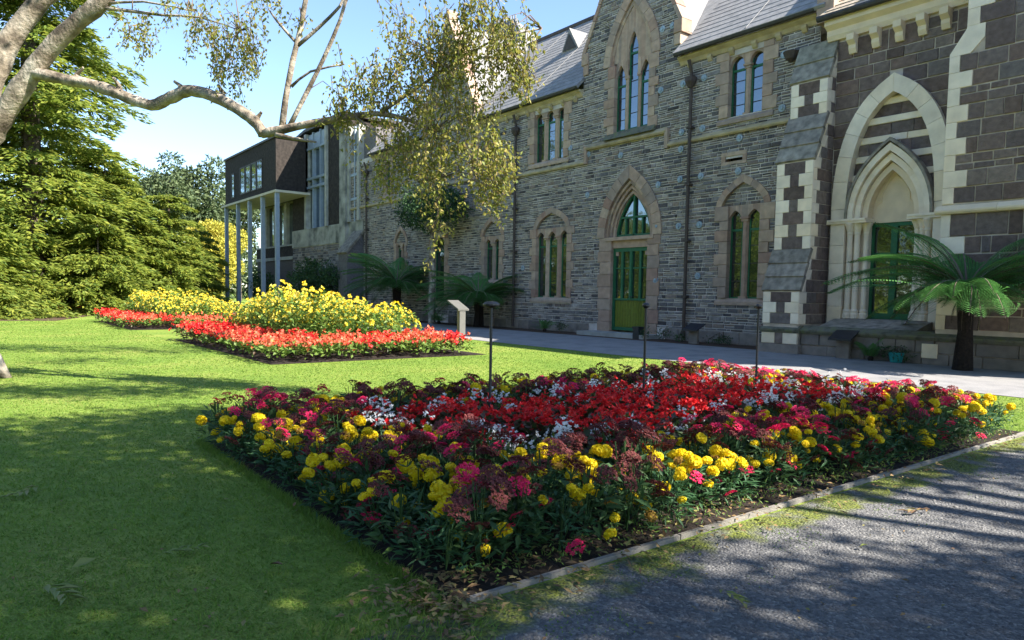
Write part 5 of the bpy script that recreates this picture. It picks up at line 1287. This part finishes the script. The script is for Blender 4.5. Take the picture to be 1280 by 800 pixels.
# ------------------------------------------------------------------ flowers of the near bed
def cloud_leaves(n, r, h, L, W, up=.35, lo=.02):
    a = nrng.uniform(0, 2 * math.pi, n); rr = r * np.sqrt(nrng.uniform(.02, 1, n)); z = lo + (h - lo) * nrng.uniform(0, 1, n) ** .8 * (1 - .35 * (rr / r) ** 2)
    P = np.stack([rr * np.cos(a), rr * np.sin(a), z], 1); D = np.stack([np.cos(a) + nrng.normal(0, .5, n), np.sin(a) + nrng.normal(0, .5, n), nrng.normal(up, .45, n)], 1)
    return leaves(P, D, nrng.uniform(*L, n), nrng.uniform(*W, n), np.stack([nrng.normal(0, .5, n), nrng.normal(0, .5, n), np.ones(n)], 1), .15)
def stems(n, r, h):
    b = MB()
    for _ in range(n):
        a = rng.uniform(0, 6.28); q = r * rng.uniform(.2, .8); b.tube([(0, 0, 0), (q * .5 * math.cos(a), q * .5 * math.sin(a), h * .5), (q * math.cos(a), q * math.sin(a), h)], .004, 3, cap=False)
    V = np.array(b.v); F = []
    for f in b.f: F += [(f[0], f[1], f[2]), (f[0], f[2], f[3])]
    return V, np.array(F)
def pompon(r, n=70, flat=.72, seed=0):
    """ruffled ball of petals"""
    i = np.arange(n) + .5; ph = np.arccos(1 - 1.75 * i / n); th = math.pi * (1 + 5 ** .5) * i
    S = np.stack([np.cos(th) * np.sin(ph), np.sin(th) * np.sin(ph), np.cos(ph)], 1)
    T = norm(np.cross(S, nrng.normal(size=(n, 3)))); P = S * r * .8 * np.array([1, 1, flat]) - T * r * .18
    V, F = leaves(P, T + S * .9, nrng.uniform(.42, .6, n) * r, nrng.uniform(.45, .62, n) * r, S + nrng.normal(0, .25, (n, 3)), .2)
    k = 14; core = []
    u = [(math.sin(a) * r * .78, math.cos(a) * r * .78 * flat) for a in np.linspace(0.05, 2.4, 5)]
    b = MB(); b.lathe([(p, z) for p, z in u], (0, 0, 0), 8); cv = np.array(b.v); cf = []
    for f in b.f:
        for q in range(1, len(f) - 1): cf.append((f[0], f[q], f[q + 1]))
    return [(V, F, 0), (cv, np.array(cf), 0)]
def corymb(r, n=60):
    """flat-topped cluster of tiny florets"""
    a = nrng.uniform(0, 6.28, n); rr = r * np.sqrt(nrng.uniform(0, 1, n)); P = np.stack([rr * np.cos(a), rr * np.sin(a), .30 * r * (1 - (rr / r) ** 2) + nrng.normal(0, .06 * r, n)], 1)
    ch = []
    for k in range(3):
        D = np.stack([np.cos(a + k * 2.1 + rr * 90), np.sin(a + k * 2.1 + rr * 90), nrng.uniform(.1, .7, n)], 1)
        V, F = leaves(P, D, nrng.uniform(.18, .28, n) * r, nrng.uniform(.16, .24, n) * r, np.stack([nrng.normal(0, .3, n), nrng.normal(0, .3, n), np.ones(n)], 1), .2); ch.append((V, F, 0))
    s = nrng.uniform(0, 6.28, 9); D = np.stack([np.cos(s), np.sin(s), np.full(9, .75)], 1)
    V, F = leaves(np.tile([[0, 0, -.75 * r]], (9, 1)), D, r * .95, r * .12); ch.append((V, F, 1))
    return ch
def petals4(r, n, spread, m=4):
    """n open flowers of m petals in a loose cluster"""
    P, D, L = [], [], []
    for _ in range(n):
        c = nrng.normal(0, spread, 3) * np.array([1, 1, .5]); ax = norm(nrng.normal(0, .5, (1, 3)) + np.array([[0, 0, .8]]))[0]; u = np.cross(ax, [1, .2, .1]); u /= np.linalg.norm(u); v = np.cross(ax, u); o = rng.uniform(0, 6)
        for k in range(m):
            an = o + k * 2 * math.pi / m; P.append(c); D.append(u * math.cos(an) + v * math.sin(an) + ax * rng.uniform(.1, .6)); L.append(r * rng.uniform(.8, 1.15))
    L = np.array(L); return [(*leaves(np.array(P), np.array(D), L, L * .85, None, .2), 0)]
def mk(name, chunks, mats): return np_mesh(name, chunks, mats)
FOL = {
 'marigold': [mk('foliage', [(*cloud_leaves(150, .17, h, (.05, .10), (.012, .024), .3), 0), (*stems(5, .12, h), 1)], ['marigold_leaf', 'plant_leaf']) for h in (.27, .30, .33)],
 'cluster': [mk('foliage', [(*cloud_leaves(95, .15, h, (.07, .13), (.022, .038), .35), 0), (*stems(6, .10, h + .05), 1)], ['plant_leaf', 'plant_leaf']) for h in (.30, .34, .38)],
 'begonia': [mk('foliage', [(*cloud_leaves(80, .17, h, (.07, .12), (.05, .085), .25), 0)], ['bronze_leaf']) for h in (.30, .35, .39)],
 'white': [mk('foliage', [(*cloud_leaves(80, .14, h, (.05, .10), (.018, .03), .4), 0)], ['bright_leaf']) for h in (.28, .34)],
}
HEAD = {
 'yellow': [mk('flower_head', pompon(r, n), ['petal_yellow']) for r, n in ((.042, 76), (.036, 64), (.047, 86), (.030, 52))] * 3 + [mk('flower_head', pompon(.034, 34, .6), ['petal_wilted'])],
 'maroon': [mk('flower_cluster', corymb(r), ['petal_maroon', 'plant_leaf']) for r in (.062, .052, .070)],
 'magenta': [mk('flower_cluster', corymb(r), ['petal_magenta', 'plant_leaf']) for r in (.058, .048, .064)],
 'red': [mk('flower_cluster', petals4(.034, n, .045), ['petal_red']) for n in (4, 5, 3)],
 'white': [mk('flower_spike', petals4(.021, n, .03, 5), ['petal_white']) for n in (8, 10, 6)],
}
def plant(kind, label, cat, group, x, y, heads, hr, z0=.04, s=1.0, name='flowering_plant'):
    o = bpy.data.objects.new(name, rng.choice(FOL[kind])); link(o); o.location = (x, y, z0); o.rotation_euler = (rng.uniform(-.1, .1), rng.uniform(-.1, .1), rng.uniform(0, 6.28)); o.scale = (s, s, s * rng.uniform(.9, 1.1))
    tag(o, label, cat, group)
    for hk, n, zr, rad in heads:
        for i in range(n):
            a = rng.uniform(0, 6.28); q = rad * math.sqrt(rng.uniform(.02, 1)); me = rng.choice(HEAD[hk]); h = bpy.data.objects.new(me.name.split('.')[0], me); link(h, o)
            h.location = (q * math.cos(a), q * math.sin(a), rng.uniform(*zr) - .06 * (q / max(rad, .01)) ** 2); t_ = .35 + .3 * q / max(rad, .01)
            h.rotation_euler = (-math.sin(a) * t_ + rng.uniform(-.2, .2), math.cos(a) * t_ * 1 + rng.uniform(-.2, .2), rng.uniform(0, 6.28)); k = rng.uniform(.85, 1.2); h.scale = (k, k, k * rng.uniform(.85, 1.1))
    return o
def zone(x, y):
    if x > -3.9 and y < 3.0: return 'at the corner nearest the camera'
    if BX1 - x < 1.3: return 'along the timber edging'
    if y - BY0 < 1.3: return 'along the lawn side'
    if BY1 - y < 1.3: return 'along the path side'
    return 'at the far lawn end'
cnt = dict(y=0, m=0, g=0, r=0, w=0)
def near(x, y, pts): return any((x - a) ** 2 + (y - b_) ** 2 < r_ * r_ for a, b_, r_ in pts)
MAG = [(rng.uniform(BX0, BX1), rng.choice([rng.uniform(BY0, BY1), rng.uniform(BY0, BY0 + 1.2)]), rng.uniform(.25, .5)) for _ in range(9)] + [(-3.3, y_, .45) for y_ in (3.0, 5.2, 7.4, 9.0)] + [(x_, 9.2, .5) for x_ in (-3.2, -4.2, -5.2, -6.2, -7)] + [(-7.0, 2.2, .45)]
YEL = [(rng.uniform(BX0, BX1), rng.uniform(BY0, BY1), rng.uniform(.3, .6)) for _ in range(22)]
step = .218
gy = BY0 + .11
while gy < BY1 - .1:
    gx = BX0 + .13
    while gx < BX1 - .13:
        x_, y_ = min(gx + rng.uniform(-.07, .07), BX1 - .15), max(gy + rng.uniform(-.07, .07), BY0 + .08); gx += step
        e = min(x_ - BX0, BX1 - x_, y_ - BY0, BY1 - y_); front_e = min(BX1 - x_, y_ - BY0)
        wob = .18 * math.sin(x_ * 2.3 + y_ * 1.7)
        if e < 1.12 + wob:
            s_ = .95 if e < .3 else 1.0
            low = [(rng.choice(('yellow', 'yellow', 'maroon', 'maroon', 'magenta')), rng.choice((2, 2, 3)), (.12, .29), .22)] if front_e < .5 else []
            ym = .62 if front_e < 1.0 else .44
            if x_ > -4.2 and y_ < 3.2: ym = .68
            if near(x_, y_, MAG): ym = .42
            elif near(x_, y_, YEL): ym += .04
            if rng.random() < ym and cnt['y'] < 300:
                cnt['y'] += 1; plant('marigold', 'marigold plant with round yellow flower heads ' + zone(x_, y_), 'flower', 'yellow marigolds ' + zone(x_, y_), x_, y_, [('yellow', rng.choice((2, 3, 3, 4, 4, 5)), (.28, .41), .17)] + low, 0, s=s_, name='marigold_plant')
            elif rng.random() < (.62 if near(x_, y_, MAG) else .18):
                cnt['g'] += 1; plant('cluster', 'plant with flat vivid magenta flower clusters ' + zone(x_, y_), 'flower', 'magenta clustered plants ' + zone(x_, y_), x_, y_, low + [('magenta', rng.choice((2, 3, 3)), (.37, .52), .14), ('maroon', rng.choice((1, 2, 2)), (.34, .47), .14)], 0, s=s_, name='cluster_plant')
            else:
                cnt['m'] += 1; plant('cluster', 'plant with flat dark maroon flower clusters ' + zone(x_, y_), 'flower', 'maroon clustered plants ' + zone(x_, y_), x_, y_, [('maroon', rng.choice((3, 4, 5, 6)), (.33, .50), .16)] + low, 0, s=s_, name='cluster_plant')
        elif e < 1.5 + wob and rng.random() < .5:
            cnt['w'] += 1; plant('white', 'plant with small white flower spikes between the yellow border and the red centre', 'flower', 'white-flowered plants ringing the red centre', x_, y_, [('white', rng.choice((2, 3, 4)), (.32, .46), .11)], 0, name='white_flower_plant')
        else:
            cnt['r'] += 1; plant('begonia', 'bronze-leaved plant with bright red flowers in the centre of the near bed', 'flower', 'red bronze-leaved plants in the centre of the near bed', x_, y_, [('red', rng.choice((3, 3, 4, 5)), (.32, .46), .17)] + ([('white', 1, (.38, .44), .1)] if rng.random() < .05 else []), 0, name='begonia_plant')
    gy += step * .95
print('near bed', cnt)

# ------------------------------------------------------------------ the far beds: low orange-red edging, tall yellow bushes
def low_plant(): return mk('salvia_plant', [(*cloud_leaves(46, .19, .24, (.06, .11), (.04, .07), .25), 0)] + [(V + np.array([0, 0, .24]) , F, 1) for V, F, _ in petals4(.05, 13, .10, 4)], ['bright_leaf', 'petal_orange'])
def low_red(): return mk('salvia_plant', [(*cloud_leaves(46, .19, .24, (.06, .11), (.04, .07), .25), 0)] + [(V + np.array([0, 0, .24]), F, 1) for V, F, _ in petals4(.05, 14, .10, 4)], ['bronze_leaf', 'petal_red'])
LOW, LOWR = [low_plant() for _ in range(4)], [low_red() for _ in range(3)]
def tall_bush(h):
    ch = [(*cloud_leaves(420, .48, h, (.09, .16), (.04, .065), .3, .05), 0)]
    n = 46; a = nrng.uniform(0, 6.28, n); rr = .5 * np.sqrt(nrng.uniform(0, 1, n)); z = h * (1.06 - .5 * (rr / .5) ** 2.5) * nrng.uniform(.86, 1.04, n)
    for i in range(n):
        S = np.array([math.cos(a[i]) * rr[i] * 1.6, math.sin(a[i]) * rr[i] * 1.6, .5]); u = norm(np.cross(S, [[.3, .2, 1]]) if False else np.cross(S[None], np.array([[.3, .2, 1.]])))[0]; v = norm(np.cross(S, u)[None])[0]; S = S / np.linalg.norm(S)
        an = np.arange(6) * 1.05; P = np.tile([[rr[i] * math.cos(a[i]), rr[i] * math.sin(a[i]), z[i]]], (6, 1)); D = np.outer(np.cos(an), u) + np.outer(np.sin(an), v) + S * .45
        ch.append((*leaves(P, D, .055, .05, None, .15), 1))
    return mk('yellow_bush', ch, ['bright_leaf', 'petal_lemon'])
BUSH = [tall_bush(h) for h in (1.0, 1.12, 1.2, .95)]
n_low = {}
def far_bed(x0, x1, y0, y1, group_low, group_high, lab_low, lab_high, border=1.25, step=.36, hs=1.0, redmix=.3, limit=300, join=False, ls=1.0):
    joined = []
    y_ = y0 + .02; k = 0
    while y_ < y1 - .1:
        x_ = x0 + .02
        while x_ < x1 + .02:
            px_, py_ = x_ + rng.uniform(-.08, .08), y_ + rng.uniform(-.08, .08); x_ += step
            e = min(px_ - x0, x1 - px_, py_ - y0, y1 - py_); fe = min(x1 - px_, py_ - y0)
            if e < border and fe < border * 1.6 and k < limit:
                red = px_ < x0 + 3.2 and rng.random() < .8 or rng.random() < redmix
                s = rng.uniform(.95, 1.25) * ls; rz = rng.uniform(0, 6.28); me = rng.choice(LOWR if red else LOW); k += 1
                if join: joined.append((me, px_, py_, s, rz)); continue
                o = bpy.data.objects.new('salvia_plant', me); link(o); o.location = (px_, py_, .08); o.scale = (s, s, s * 1.1); o.rotation_euler.z = rz
                tag(o, lab_low, 'flower', group_low)
        y_ += step
    if joined:
        ch = []
        for me, px_, py_, s, rz in joined:
            V = np.empty(len(me.vertices) * 3, np.float32); me.vertices.foreach_get('co', V); V = V.reshape(-1, 3) * [s, s, s * 1.1]
            F = np.empty(len(me.polygons) * 3, np.int32); me.loops.foreach_get('vertex_index', F); F = F.reshape(-1, 3)
            M_ = np.empty(len(me.polygons), np.int32); me.polygons.foreach_get('material_index', M_)
            V = np.stack([V[:, 0] * math.cos(rz) - V[:, 1] * math.sin(rz) + px_, V[:, 0] * math.sin(rz) + V[:, 1] * math.cos(rz) + py_, V[:, 2] + .08], 1); ch.append((V, F, M_ + (2 if me in LOWR else 0)))
        tag(np_obj('edging_flowers', ch, ['bright_leaf', 'petal_orange', 'bronze_leaf', 'petal_red']), kind='stuff')
    yy = y0 + border + .1
    while yy < y1 - .5:
        xx = x0 + border * .7
        while xx < x1 - border:
            o = bpy.data.objects.new('yellow_bush', rng.choice(BUSH)); link(o); o.location = (xx + rng.uniform(-.15, .15), yy + rng.uniform(-.15, .15), .06); s = rng.uniform(.85, 1.15); o.scale = (s, s, s * hs * (.86 + .30 * math.sin(math.pi * (xx - x0) / (x1 - x0)) * math.sin(math.pi * min(1, (yy - y0) / (y1 - y0) + .15)))); o.rotation_euler.z = rng.uniform(0, 6.28); tag(o, lab_high, 'flower bush', group_high); xx += .68
        yy += .66
far_bed(-22.9, -14.6, 5.05, 10.15, 'orange-red edging plants of the middle bed', 'yellow bushes of the middle bed', 'low orange-red flowering plant edging the middle bed under its yellow bushes', 'tall bush covered in yellow flowers filling the middle bed', hs=1.12, border=1.3, ls=1.2)
far_bed(-37.2, -29.0, 4.8, 10.0, 'orange-red edging plants of the bed behind', 'yellow bushes of the bed behind', 'low orange-red flowering plant edging the bed behind the middle one, at left', 'yellow-flowered bush in the bed behind the middle one, at left', border=1.3, step=.4, hs=.95, join=True, ls=1.15)
far_bed(-55.5, -46, 2.0, 6.0, 'low flowers of the farthest bed', 'yellow bushes of the farthest bed', 'low red and pink flower plant in the farthest bed in front of the conifers', 'short yellow-flowered bush in the farthest bed in front of the conifers', border=1.9, step=.5, hs=.5, join=True)
small = thing('rose_bush', 'pale green bush with yellow flowers standing apart behind the right end of the yellow bushes', 'flower bush', (-22.6, 11.9, 0))
ch = [(*cloud_leaves(420, .62, 1.15, (.06, .11), (.035, .055), .3, .3), 0)]
np_obj('foliage', [(V + np.array([-22.6, 11.9, 0]), F, m) for V, F, m in ch], ['bright_leaf'], small)
for i in range(18):
    a = rng.uniform(0, 6.28); q = .6 * math.sqrt(rng.random()); h = bpy.data.objects.new('flower_head', HEAD['yellow'][i % 4]); link(h, small); h.location = (q * math.cos(a), q * math.sin(a), rng.uniform(.75, 1.2)); h.rotation_euler = (rng.uniform(-.6, .6), rng.uniform(-.6, .6), 0)
b = MB()
for i in range(5): b.tube([(-22.6 + .05 * i - .1, 11.9, 0), (-22.6 + .2 * i - .4, 11.9 + rng.uniform(-.2, .2), .8)], .012, 5)
b.build('stem', 'twig', small)

# ------------------------------------------------------------------ grass, gravel stones, fallen leaves
def frustum_pts(n, dmin, dmax, pw=1.0):
    d = dmin * (dmax / dmin) ** nrng.uniform(0, 1, n) ** pw; s = nrng.uniform(-.80, .80, n)
    f = np.array([-.7929, .6093]); r = np.array([.6094, .7929]); return np.outer(d, f) + (d * s)[:, None] * r, d
pts, d = frustum_pts(330000, 2.0, 34, .72)
inb = (pts[:, 0] > BX0 - .02) & (pts[:, 1] > BY0 - .06) & (pts[:, 1] < BY1 + .05)
keep = ~inb & (pts[:, 0] < -2.9) & (pts[:, 1] < 13.1) & ~((pts[:, 0] < -14.3) & (pts[:, 1] > 4.8) & (pts[:, 1] < 10.4)) & ~((pts[:, 0] < -38) & (nrng.random(len(pts)) < .5))
pts, d = pts[keep], d[keep]; n = len(pts)
an = nrng.uniform(0, 6.28, n); w = .0022 + .00075 * d; hh = nrng.uniform(.009, .024, n) * np.where(nrng.random(n) < .04, 1.7, 1)
P0 = np.stack([pts[:, 0], pts[:, 1], np.full(n, -.002)], 1); S = np.stack([np.cos(an), np.sin(an), np.zeros(n)], 1) * w[:, None]
T = P0 + np.stack([nrng.normal(0, .018, n), nrng.normal(0, .018, n), hh], 1)
V = np.stack([P0 - S, P0 + S, T], 1).reshape(-1, 3); F = np.arange(3 * n).reshape(-1, 3)
go_ = tag(np_obj('grass', [(V, F, 0)], ['grass_blade']), kind='stuff')
# longer tufts along the lawn's cut edge by the bed
n = 5200; tt = nrng.uniform(0, 1, n); ex = np.where(nrng.random(n) < .8, BX0 + (-2.7 - BX0) * tt, -2.75 + nrng.normal(0, .25, n)); ey = np.where(ex < -2.95, BY0 - .04 + nrng.normal(0, .02, n), nrng.uniform(.9, 1.85, n))
P0 = np.stack([ex, ey, np.zeros(n)], 1); an = nrng.uniform(0, 6.28, n); S = np.stack([np.cos(an), np.sin(an), np.zeros(n)], 1) * .004
T = P0 + np.stack([nrng.normal(0, .025, n), nrng.normal(.01, .025, n), nrng.uniform(.025, .06, n)], 1)
tag(np_obj('grass', [(np.stack([P0 - S, P0 + S, T], 1).reshape(-1, 3), np.arange(3 * n).reshape(-1, 3), 0)], ['grass_blade']), kind='stuff')
pts, d = frustum_pts(60000, 2.0, 9, .9); keep = (pts[:, 0] > -2.72) & (pts[:, 1] < 12); pts, d = pts[keep], d[keep]; n = len(pts)
r = nrng.uniform(.003, .0085, n) * (1 + .10 * d) * np.where(nrng.random(n) < .04, 2.0, 1); an = nrng.uniform(0, 6.28, n)
octa = np.array([[1, 0, 0], [0, 1, 0], [-1, 0, 0], [0, -1, 0], [0, 0, .7]]); ca, sa = np.cos(an), np.sin(an)
ox = octa[None, :, 0] * ca[:, None] - octa[None, :, 1] * sa[:, None]; oy = octa[None, :, 0] * sa[:, None] + octa[None, :, 1] * ca[:, None]
V = np.stack([pts[:, 0:1] + ox * r[:, None] * nrng.uniform(.7, 1.3, (n, 5)), pts[:, 1:2] + oy * r[:, None] * nrng.uniform(.7, 1.3, (n, 5)), .003 + octa[None, :, 2] * r[:, None] * nrng.uniform(.6, 1.3, (n, 1))], 2).reshape(-1, 3)
F = (np.arange(n)[:, None, None] * 5 + np.array([[0, 1, 4], [1, 2, 4], [2, 3, 4], [3, 0, 4]])).reshape(-1, 3)
tag(np_obj('gravel_stones', [(V, F, 0)], ['gravel']), kind='stuff')
# leaf litter along the edging and the bed's foot
n = 900; P = np.stack([np.where(nrng.random(n) < .6, nrng.normal(-2.98, .10, n), nrng.normal(-2.68, .10, n)), 1.75 + 7.5 * nrng.uniform(0, 1, n) ** 1.6, nrng.uniform(.02, .06, n)], 1)
P2 = np.stack([nrng.normal(-2.85, .20, 260), nrng.normal(1.7, .16, 260), nrng.uniform(.015, .04, 260)], 1); P = np.concatenate([P, P2]); n = len(P)
V, F = leaves(P, np.stack([nrng.normal(0, 1, n), nrng.normal(0, 1, n), nrng.normal(0, .2, n)], 1), nrng.uniform(.025, .075, n), nrng.uniform(.012, .03, n), np.stack([nrng.normal(0, .3, n), nrng.normal(0, .3, n), np.ones(n)], 1))
tag(np_obj('leaf_litter', [(V, F, 0)], ['leaf_litter']), kind='stuff')
n = 420; q_, d_ = frustum_pts(n, 2.2, 12, .9); k_ = ((q_[:, 0] < BX0) | (q_[:, 1] < BY0) | (q_[:, 0] > -2.6)); q_ = q_[k_]; n = len(q_); P = np.stack([q_[:, 0], q_[:, 1], np.full(n, .02)], 1)
V, F = leaves(P, np.stack([nrng.normal(0, 1, n), nrng.normal(0, 1, n), nrng.normal(0, .15, n)], 1), nrng.uniform(.012, .045, n), nrng.uniform(.008, .02, n), np.stack([nrng.normal(0, .3, n), nrng.normal(0, .3, n), np.ones(n)], 1))
tag(np_obj('leaf_litter', [(V, F, 0)], ['leaf_litter']), kind='stuff')
n = 5200; cx_ = -2.72 + np.abs(nrng.normal(0, .32, n)); cy_ = 1.6 + 7 * nrng.uniform(0, 1, n) ** 1.3; k_ = np.sin(cx_ * 9 + cy_ * 4.1) + np.sin(cy_ * 6.3 - cx_ * 3) > .5; cx_, cy_ = cx_[k_], cy_[k_]; n = len(cx_); P = np.stack([cx_, cy_, np.full(n, .003)], 1)
V, F = leaves(P, np.stack([nrng.normal(0, 1, n), nrng.normal(0, 1, n), nrng.uniform(.3, 1, n)], 1), nrng.uniform(.008, .022, n), nrng.uniform(.004, .009, n))
tag(np_obj('moss', [(V, F, 0)], ['bright_leaf']), kind='stuff')
# low weeds along the edging
n = 1600; P = np.stack([nrng.normal(-2.98, .09, n), 1.95 + 7.6 * nrng.uniform(0, 1, n), nrng.uniform(.02, .07, n)], 1)
V, F = leaves(P, np.stack([nrng.normal(0, .6, n), nrng.normal(0, .6, n), nrng.uniform(.1, .8, n)], 1), nrng.uniform(.02, .045, n), nrng.uniform(.007, .014, n))
tag(np_obj('weeds', [(V, F, 0)], ['bright_leaf']), kind='stuff')
def fallen(label, x, y, s, kind, twig=False):
    m_ = 1 if not twig else 9; P = np.zeros((m_, 3)); P[:, 2] = .03
    if twig: P[:, 0] += np.linspace(-.9, .6, m_) * s; D = np.stack([nrng.uniform(.5, 1.2, m_), np.where(np.arange(m_) % 2, 1, -1) * nrng.uniform(.1, .8, m_), nrng.uniform(-.05, .15, m_)], 1)
    else: D = np.array([[rng.uniform(-1, 1), rng.uniform(-1, 1), .15]])
    V, F = leaves(P, D, s * nrng.uniform(.45, .9, m_), s * (.2 if twig else .3), np.stack([nrng.normal(0, .2, m_), nrng.normal(0, .2, m_), np.ones(m_)], 1), .25)
    o = bpy.data.objects.new('fallen_leaf' if not twig else 'fallen_sprig', np_mesh('fallen_leaf', [(V, F, 0)], [kind])); link(o); o.location = (x, y, .004); o.rotation_euler.z = rng.uniform(0, 6.28)
    tag(o, label, 'leaf', 'fallen leaves on the lawn')
for lab, x_, y_, s_, kd, tw in FALLEN: fallen(lab, x_, y_, s_, kd, tw)
